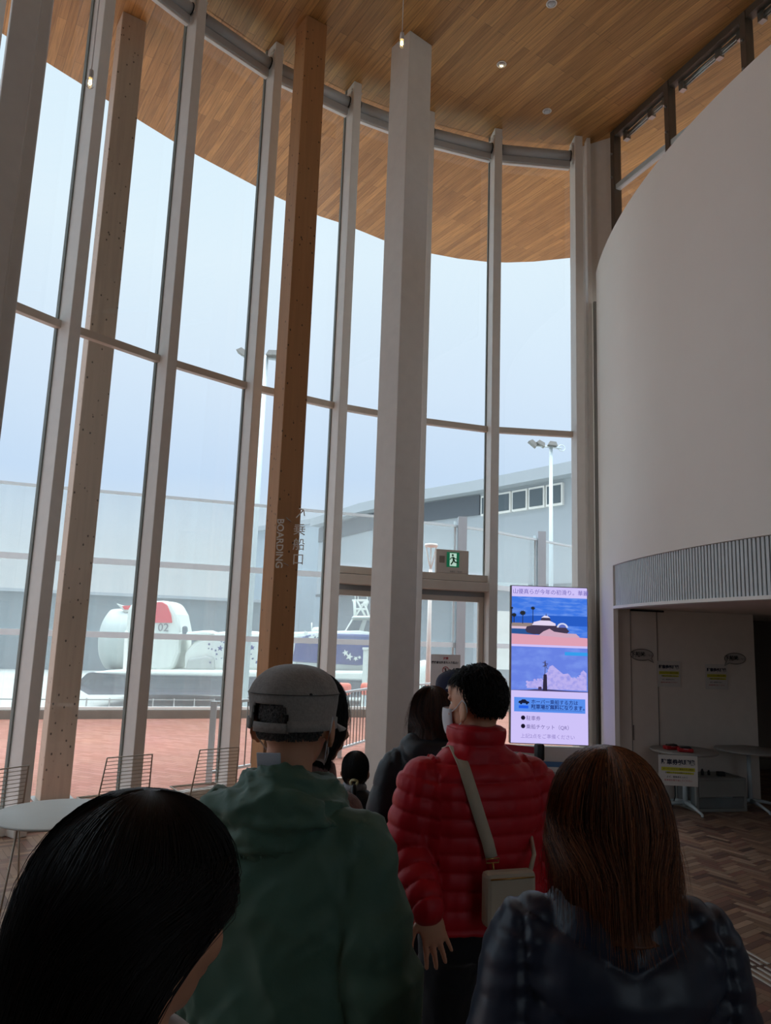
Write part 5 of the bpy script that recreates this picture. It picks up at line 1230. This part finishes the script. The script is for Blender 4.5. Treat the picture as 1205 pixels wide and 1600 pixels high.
ff_ = [1.0, 1.0, 1.0, 1.0, 1.0, 1.0, 1.0, 1.002, 1.004, 1.008, 1.01, 1.012, 1.014, 1.018, 1.022, 1.022, 1.012, .995, .965, .92, .86, .79, .71, .62, .52, .40, .28, .12]
capf = lambda ph, z: .004 * NZ.noise(Vector((math.sin(ph) * 2.4, math.cos(ph) * 2.4, z * 18))) + .0025 * math.exp(-((z - .072) / .004) ** 2)
cp_ = cap(o, HMC, s, CAPM, list(zip(zz_, ff_)), .0905, .107, hole=.52, z0=-.008, fn=capf)
bd = MB()
NU = 96
def band(z0_, z1_, r_off, ph0, ph1, nm, m, par, z0=-.008, rx=.0905, ry=.107, n=40, th=.0025):
    vs = []; fs = []
    for k in range(n + 1):
        ph = ph0 + (ph1 - ph0) * k / n
        for z in (z0_, z1_):
            vs.append(HMC @ (Vector((math.sin(ph) * (rx + r_off), -math.cos(ph) * (ry + r_off) - .012, z0 + z)) * s))
    fs = [(2 * k, 2 * k + 2, 2 * k + 3, 2 * k + 1) for k in range(n)]
    b2 = MB(); b2.add(vs, fs, True); bo = b2.build(nm, m, par); sm = bo.modifiers.new('solid', 'SOLIDIFY'); sm.thickness = th; sm.offset = 0; return bo
band(-.006, .014, .0005, -.42, .54, 'adjusting_strap', CAPM, cp_); band(-.003, .019, .003, .5, 2 * PI - .53, 'sweatband_seam', CAPM, cp_)
band(.0715, .0730, .0062, 0, 2 * PI, 'crown_seam', mat('seam_grey', (92, 90, 88), .9), cp_, n=90)
vs = []; fs = []
for i in range(9):
    for k in range(21):
        ph = PI + (k / 20 * 2 - 1) * 1.0; r_ = i / 8 * .055 * math.cos((k / 20 * 2 - 1) * 1.35); vs.append(HMC @ (Vector((math.sin(ph) * (.092 + r_ * .9), -math.cos(ph) * (.108 + r_) - .012, .0 - i / 8 * .018)) * s))
fs = [(i * 21 + k, i * 21 + k + 1, (i + 1) * 21 + k + 1, (i + 1) * 21 + k) for i in range(8) for k in range(20)]
q = MB(); q.add(vs, fs, True); bo = q.build('peak', CAPM, cp_); sm = bo.modifiers.new('solid', 'SOLIDIFY'); sm.thickness = .004
ey = MB(); ph = .98; ey.tube([HMC @ (Vector((math.sin(ph) * .093, -math.cos(ph) * .110 - .012, .066)) * s), HMC @ (Vector((math.sin(ph) * .0975, -math.cos(ph) * .115 - .012, .066)) * s)], .003, 10); ey.build('eyelet', M['black'], cp_)
short_hair(o, HM, s, HG, strands=2600, ln=(.012, .02), grow=.002, seed=4, skip=lambda d: d.z > -.22 and not (abs(d.x + .22) < .36 and d.y < 0 and d.z < .30))
face_mask(o, HM, s)
q = MB(); q.box(Vector((-.030, -.078, -.076)) * s, (.056 * s, .004, .034 * s), X=(1, -.1, .06), Y=(.1, 1, .15)); po = q.build('neck_patch', mat('patch_white', (206, 210, 222), .7), o, .002); po.data.transform(HM)
trousers(o, s, DARK, wide=1.0); shoes(o, s, SHOE)
# --- man in the red quilted jacket
pos = feet(744, 1150, 2.5); YW = .30
def loc(px, py, Y): return Matrix.Rotation(-YW, 3, 'Z') @ (at(px, py, Y) - Vector(pos))
SS = 1.63 / 1.672; aL = [(-.190, -.015, 1.335), tuple(loc(636, 1330, 2.42) / SS), tuple(loc(668, 1422, 2.27) / SS)]; aR = [(.190, -.015, 1.335), (.265, -.03, 1.10), (.24, .04, .88)]
o, HM, s, inf = person(pos, YW, 1.63, 'person in a bright red quilted jacket with wavy black hair and a white mask', head_yaw=.54, tilt=(-.02, 0), armsL=aL, armsR=aR,
    hands=((.30, -.08, -1), (0, .15, -1)), outs=((-.1, -1, .1), None), thumbs=((-1, 0, 0), None), voxel=.0046, hand_opt=dict(curl=.12, spread=.2))
REDM = fabric('jacket_red', (186, 12, 32), .5, (50, .25, .003), .05, .35)
def qf(c, pitch, A, armr=.1, depth=.009, chev=0.0, ph=0.0):
    dL, lL = segd(c, inf['L']); dR, lR = segd(c, inf['R']); 
    if min(dL, dR) < armr and abs(c.x) > .165: u = (lL if dL < dR else lR)
    else: u = c.z - chev * abs(c.x) + ph
    v = abs(math.sin(PI * u / pitch)); return depth * (v ** .32 - .8)
def rfn(c, n_): return qf(c, .052, None, .11, .012) + .0035 * NZ.noise(Vector((c.x * 30, c.y * 30, c.z * 12))) + .004 * NZ.noise(c * 18)
jk = jacket(o, s, inf, REDM, wide=1.19, low=.89, fn=rfn, voxel=.0056, sleeve=(.084, .080, .056), wrist=.93, collar=((1.36, .13, .10, -.015), (1.40, .105, .09, -.012), (1.44, .096, .09, -.006), (1.492, .098, .094, .0), (1.499, .08, .08, 0)), smooth=2)
short_hair(o, HM, s, HB, strands=3600, ln=(.02, .042), grow=.009, seed=9, curl=.16, sz=(1.0, .96, 1.03)); face_mask(o, HM, s)
trousers(o, s, DARK, wide=1.05); shoes(o, s, SHOE)
q = MB(); A1 = inf['L'][2]; dd = (inf['L'][2] - inf['L'][1]).normalized()
q.tube([A1 - dd * .016 * s, A1 + dd * .004 * s], .033 * s, 18); q.build('wrist_band', mat('band_beige', (176, 160, 138), .6), o, .003)
# cross-body bag worn by him: strap, hooks and pouch
RB = Matrix.Rotation(YW, 4, 'Z'); org = Vector(pos)
bag = empty('crossbody_bag', pos, YW, label='cream crossbody bag with a wide strap across the red jacket', cat='bag')
bc = fabric('bag_cream', (190, 178, 158), .7); gold = mat('brass', (190, 150, 90), .3, metal=.9)
def backpt(u, z):   # point on the back of the jacket in his own frame
    ry = np.interp(z / s, [.86, .95, 1.06, 1.18, 1.29, 1.345, 1.385, 1.425], [.135, .135, .13, .132, .126, .110, .092, .08]); rx = np.interp(z / s, [.86, 1.06, 1.29, 1.355, 1.40, 1.44], [.205, .19, .2, .19, .145, .09]) * 1.06
    f = max(0, 1 - (abs(u) / (rx * s)) ** 2.4) ** (1 / 2.4); return Vector((u, -(ry * s * f + .018 * s) - .012 * s, z))
path = [Vector((-.075, .085, 1.34)) * s, Vector((-.085, .045, 1.415)) * s, Vector((-.092, -.03, 1.43)) * s] + [backpt(u * s, z * s) for u, z in ((-.093, 1.39), (-.084, 1.34), (-.068, 1.28), (-.048, 1.22), (-.028, 1.165), (-.014, loc(755, 1343, 2.33).z / s))]
vs = []; w_ = .019
for i, p in enumerate(path):
    t = (path[min(i + 1, len(path) - 1)] - path[max(i - 1, 0)]).normalized(); nb = Vector((0, 0, 1)) if i < 2 else Vector((0, -1, 0)); sd = t.cross(nb).normalized() * w_; vs += [p - sd, p + sd]
q = MB(); q.add(vs, [(2 * i, 2 * i + 1, 2 * i + 3, 2 * i + 2) for i in range(len(path) - 1)], True); so = q.build('strap', bc, bag); sm = so.modifiers.new('s', 'SOLIDIFY'); sm.thickness = .003
e_ = path[-1]; q = MB()
q.tube([e_ + Vector((-.022, -.004, .0)), e_ + Vector((.022, -.004, 0)), e_ + Vector((.02, -.004, -.012)), e_ + Vector((-.02, -.004, -.012))], .0022, 6, closed=True); q.tube([e_ + Vector((0, -.004, -.012)), e_ + Vector((.006, -.006, -.05))], .004, 8)
q.tube([e_ + Vector((.006 + .012 * math.sin(t), -.006, -.065 - .016 * math.cos(t))) for t in np.linspace(0, 2 * PI, 15)[:-1]], .0022, 6, closed=True); q.build('strap_hook', gold, bag)
bx = loc(805, 1410, 2.27); bx.y = -.205
q = MB(); W2, H2, D2 = .08, .075, .025
q.prism([(bx.x - W2, bx.y - D2), (bx.x + W2, bx.y - D2), (bx.x + W2, bx.y + D2), (bx.x - W2, bx.y + D2)], bx.z - H2, bx.z + H2); q.build('pouch', bc, bag, .014)
q = MB(); q.prism([(e_.x - .004, e_.y - .014), (e_.x + .02, e_.y - .014), (e_.x + .02, e_.y - .008), (e_.x - .004, e_.y - .008)], bx.z + H2 - .03, e_.z - .08); q.build('side_tab', bc, bag)
q = MB(); q.tube([bx + Vector((-W2 + .01, -D2 - .002, H2 - .015)), bx + Vector((W2 - .01, -D2 - .002, H2 - .015))], .0025, 6); q.build('zip', gold, bag)
q = MB(); q.tube([bx + Vector((W2 - .01, 0, H2 - .01)), bx + Vector((W2 + .02, .03, H2 + .03)), bx + Vector((W2 + .045, .1, H2 + .07))], .007, 8); q.build('side_strap', bc, bag)

# --- woman with brown shoulder-length hair, navy puffer jacket (right foreground)
pos = feet(952, 1300, 1.29)
o, HM, s, inf = person(pos, .0, 1.56, 'person with brown shoulder-length hair and a dark navy puffer jacket, right foreground', neck=.075, head_yaw=.05, wide=1.0, armsL=[(-.142, -.015, 1.34), (-.195, -.04, 1.10), (-.19, .05, .88)], armsR=[(.142, -.015, 1.34), (.188, -.04, 1.10), (.18, .05, .88)], heads=.98)
NAVY = fabric('jacket_navy', (36, 44, 62), .42, (60, .2, .002), 0, .5)
def nfn(c, n_):
    dL, lL = segd(c, inf['L']); dR, lR = segd(c, inf['R']); arm = min(dL, dR) < .1 and abs(c.x) > .15
    if arm: u = lL if dL < dR else lR; q_ = .006 * (abs(math.sin(PI * u / .10)) ** .5 - .7)
    else: q_ = .016 * (abs(math.sin(PI * (c.z - .45 * abs(c.x)) / .115)) ** .4 - .75)
    sx_ = abs(abs(c.x) - .155); gath = .0025 * math.sin(c.z * 200 + 3 * NZ.noise(c * 12)) * math.exp(-(sx_ / .035) ** 2) - .006 * math.exp(-(sx_ / .008) ** 2)
    return q_ + gath + .003 * NZ.noise(Vector((c.x * 25, c.y * 25, c.z * 40))) + .004 * NZ.noise(c * 12)
jk = jacket(o, s, inf, NAVY, wide=.93, low=.82, fn=nfn, voxel=.0062, sleeve=(.070, .068, .05), rings=((.82, .20, .14, -.01), (.95, .19, .135, -.01), (1.06, .178, .128, -.01), (1.18, .182, .13, -.012), (1.28, .182, .122, -.02), (1.335, .165, .106, -.022), (1.375, .13, .09, -.02), (1.415, .085, .074, -.012)), collar=((1.35, .10, .085, -.015), (1.40, .080, .077, -.01), (1.435, .074, .074, -.004), (1.445, .06, .06, 0)), smooth=2)
bobp = [(0, .0), (-.002, .22), (-.008, .42), (-.022, .64), (-.045, .84), (-.075, .97), (-.11, 1.03), (-.15, 1.04), (-.19, 1.03), (-.22, .98), (-.245, .95), (-.265, .95), (-.28, 1.0)]
long_hair(o, HM, s, HBR, bobp, rx=.093, ry=.108, fmax=1.75, strands=4600, seed=11, wave=.12, fly=.03, shift=lambda t: (0, -.02 * max(0, (t - .6) / .4)))
trousers(o, s, DARK); shoes(o, s, SHOE)

# --- woman with straight black hair (left foreground)
pos = feet(212, 1400, .80)
o, HM, s, inf = person(pos, -.30, 1.565, 'person with smooth straight black hair and a cream jacket, nearest the camera at left', head_yaw=-.45, tilt=(-.1, .0), armsL=[(-.15, -.015, 1.325), (-.2, -.03, 1.09), (-.2, .05, .88)], armsR=[(.15, -.015, 1.325), (.2, -.03, 1.09), (.2, .05, .88)])
CREAM = fabric('jacket_cream', (196, 190, 184), .8)
jacket(o, s, inf, CREAM, wide=.92, fn=lambda c, n_: wr(c, .006, 10), sleeve=(.07, .06, .046), collar=((1.36, .10, .085, -.015), (1.41, .085, .08, -.01), (1.44, .078, .075, -.0), (1.445, .06, .06, 0)))
lp = [(0, .0), (-.002, .22), (-.008, .42), (-.022, .64), (-.045, .85), (-.075, .98), (-.11, 1.04), (-.16, 1.07), (-.22, 1.07), (-.28, 1.04), (-.34, 1.0), (-.40, .97), (-.46, .94)]
long_hair(o, HM, s, HB, lp, rx=.100, ry=.112, fmax=1.62, fdrop=.5, face_z=.0, strands=4200, seed=21, fly=.02)
trousers(o, s, JEAN); shoes(o, s, SHOE)

# --- woman in the black hooded puffer beyond
pos = feet(672, 1200, 3.25)
o, HM, s, inf = person(pos, .1, 1.515, 'person with wavy brown hair in a black hooded puffer, left of the red jacket', head_yaw=.1)
BLK = fabric('jacket_black', (30, 32, 38), .5, (50, .3, .004), 0, .4)
def hx(mb): mb.ell(Vector((0, -.10, 1.39)) * s, (.14 * s, .075 * s, .075 * s)); mb.ell(Vector((-.08, -.04, 1.42)) * s, (.07 * s, .08 * s, .06 * s)); mb.ell(Vector((.08, -.04, 1.42)) * s, (.07 * s, .08 * s, .06 * s))
def bfn(c, n_): return qf(c, .11, None, .1, .009) + wr(c, .006, 12)
jacket(o, s, inf, BLK, low=.80, fn=bfn, extra=hx, sleeve=(.082, .078, .056), wide=1.04, voxel=.011)
long_hair(o, HM, s, HBR2, [(0, .0), (-.002, .22), (-.008, .42), (-.022, .64), (-.045, .85), (-.08, 1.0), (-.12, 1.06), (-.16, 1.08), (-.2, 1.08), (-.235, 1.12)], strands=1800, seed=31, wave=.35, fly=.03)
trousers(o, s, JEAN); shoes(o, s, SHOE)

# --- person in the navy peaked cap, in profile, further on
pos = feet(712, 1100, 3.75)
o, HM, s, inf = person(pos, 1.15, 1.565, 'person in a navy peaked cap and white mask, mostly hidden behind the red jacket', head_yaw=.1)
jacket(o, s, inf, JEAN, fn=lambda c, n_: wr(c, .005, 10), voxel=.012)
NC = fabric('cap_navy', (30, 34, 62), .8)
zz2 = [0, .01, .02, .035, .05, .065, .08, .092, .102, .108, .111]; ff2 = [1, 1.0, 1.0, 1.0, .98, .93, .84, .7, .5, .28, .1]
c2 = cap(o, HM, s, NC, list(zip(zz2, ff2)), .09, .108, z0=.012)
vs = [HM @ (Vector((math.sin(ph) * (.085 + r_ * .5), -math.cos(ph) * (.105 + r_ * 1.0) - .012, .018 + .012 * r_ / .075)) * s) for r_ in (0, .035, .075) for ph in np.linspace(PI - .85, PI + .85, 15)]
q = MB(); q.add(vs, [(i * 15 + k, i * 15 + k + 1, (i + 1) * 15 + k + 1, (i + 1) * 15 + k) for i in range(2) for k in range(14)], True); bo = q.build('peak', NC, c2); sm = bo.modifiers.new('s', 'SOLIDIFY'); sm.thickness = .004
q = MB(); q.ext([HM @ (Vector(p) * s) for p in ((-.091, -.0, .03), (-.093, .022, .03), (-.09, .01, .052))], (HM.to_3x3() @ Vector((-.003, 0, 0)))); q.build('white_mark', M['white'], c2)
short_hair(o, HM, s, HB, strands=900, ln=(.015, .025), grow=.006, seed=41); face_mask(o, HM, s)
trousers(o, s, DARK); shoes(o, s, SHOE)

# --- person with long dark hair beyond the grey cap
pos = feet(484, 1150, 2.18)
o, HM, s, inf = person(pos, -.80, 1.59, 'person with long dark hair and a dusty brown coat, half hidden behind the grey cap', head_yaw=-.5)
COAT = fabric('coat_dusty_brown', (124, 92, 88), .95, (90, .5, .004), .4, .1)
jacket(o, s, inf, COAT, name='coat', low=.55, rings=((.55, .25, .18, 0), (.80, .225, .16, -.01), (1.0, .20, .14, -.01), (1.15, .195, .14, -.012), (1.28, .195, .135, -.02), (1.335, .175, .115, -.022), (1.38, .14, .095, -.02), (1.42, .09, .08, -.012)), fn=lambda c, n_: wr(c, .007, 8), collar=((1.38, .115, .095, -.015), (1.43, .095, .088, -.01), (1.455, .085, .08, -.005)), voxel=.011, sleeve=(.076, .072, .055))
long_hair(o, HM, s, HB, [(0, .0), (-.002, .22), (-.008, .42), (-.022, .64), (-.045, .85), (-.08, 1.0), (-.12, 1.04), (-.17, 1.05), (-.23, 1.0), (-.28, .9), (-.31, .85)], strands=2000, seed=51, wave=.15, rx=.092, ry=.106, fmax=2.15, top=.158)
trousers(o, s, DARK); shoes(o, s, SHOE)

# --- child with a low ponytail
pos = feet(556, 1190, 4.15)
o, HM, s, inf = person(pos, -.15, 1.075, 'small child with a low black ponytail, pale scrunchie and dark coat', head_yaw=.0, heads=1.28, armsR=[(.165, -.015, 1.33), (.215, -.0, 1.12), (.19, .12, .98)], hands=((0, 0, -1), (.2, .8, -.6)))
jacket(o, s, inf, BLK, name='coat', low=.62, fn=lambda c, n_: wr(c, .005, 12), voxel=.010, wide=1.05)
long_hair(o, HM, s * 1.28, HB, [(0, .0), (-.002, .22), (-.008, .42), (-.022, .64), (-.045, .85), (-.08, .97), (-.115, .98), (-.145, .9), (-.165, .72), (-.175, .5)], rx=.088, ry=.105, strands=1100, seed=61, fly=.004, fmax=1.9)
sc2 = mat('scrunchie_pale', (214, 206, 160), .8); q = MB(); cc = Vector((.012, -.112, -.052)) * s * 1.28
q.tube([HM @ (cc + Vector((.022 * math.cos(t), .006 * math.sin(t * 3), .016 * math.sin(t))) * s * 1.28) for t in np.linspace(0, 2 * PI, 17)[:-1]], .011 * s, 8, closed=True); q.build('scrunchie', sc2, o)
q = MB(); q.tube([HM @ (cc + Vector(p) * s * 1.28) for p in ((0, .01, 0), (.004, -.02, -.03), (.008, -.03, -.08), (.01, -.025, -.14))], [.014 * s, .024 * s, .022 * s, .006 * s], 12); po = q.build('ponytail', mat('ponytail_black', (22, 16, 16), .4, noise=(40, .4, 3, (3, 3, .2))), o)
q = MB(); q.tube([Vector((.075 * math.sin(t), -.07 * math.cos(t) - .01, 1.435 + .008 * math.sin(3 * t))) * s for t in np.linspace(0, 2 * PI, 21)[:-1]], .03 * s, 10, closed=True); q.build('scarf', mat('scarf_grey', (150, 150, 154), .9, noise=(60, .5, 3, (1, 1, 1))), o)
trousers(o, s, DARK); shoes(o, s, SHOE)
A1 = Matrix.Rotation(-.15, 4, 'Z') @ (inf['R'][2] + Vector((.02, .12, -.09))) + Vector(pos)
pk = empty('snack_packet', tuple(A1), .4, label='small shiny clear packet held between the child and the black puffer', cat='packet')
q = MB(); q.add([(-.035, 0, -.075), (.035, 0, -.075), (.035, 0, .075), (-.035, 0, .075), (-.024, -.012, -.05), (.024, -.012, -.05), (.024, -.012, .05), (-.024, -.012, .05), (-.024, .012, -.05), (.024, .012, -.05), (.024, .012, .05), (-.024, .012, .05)], [(0, 1, 5, 4), (1, 2, 6, 5), (2, 3, 7, 6), (3, 0, 4, 7), (4, 5, 6, 7), (0, 8, 9, 1), (1, 9, 10, 2), (2, 10, 11, 3), (3, 11, 8, 0), (8, 11, 10, 9)]).build('wrapper', mat('wrapper', (190, 206, 220), .2), pk, .003)
MB().box((0, 0, -.06), (.066, .006, .012)).build('seal', mat('seal_pink', (196, 140, 176), .4), pk)
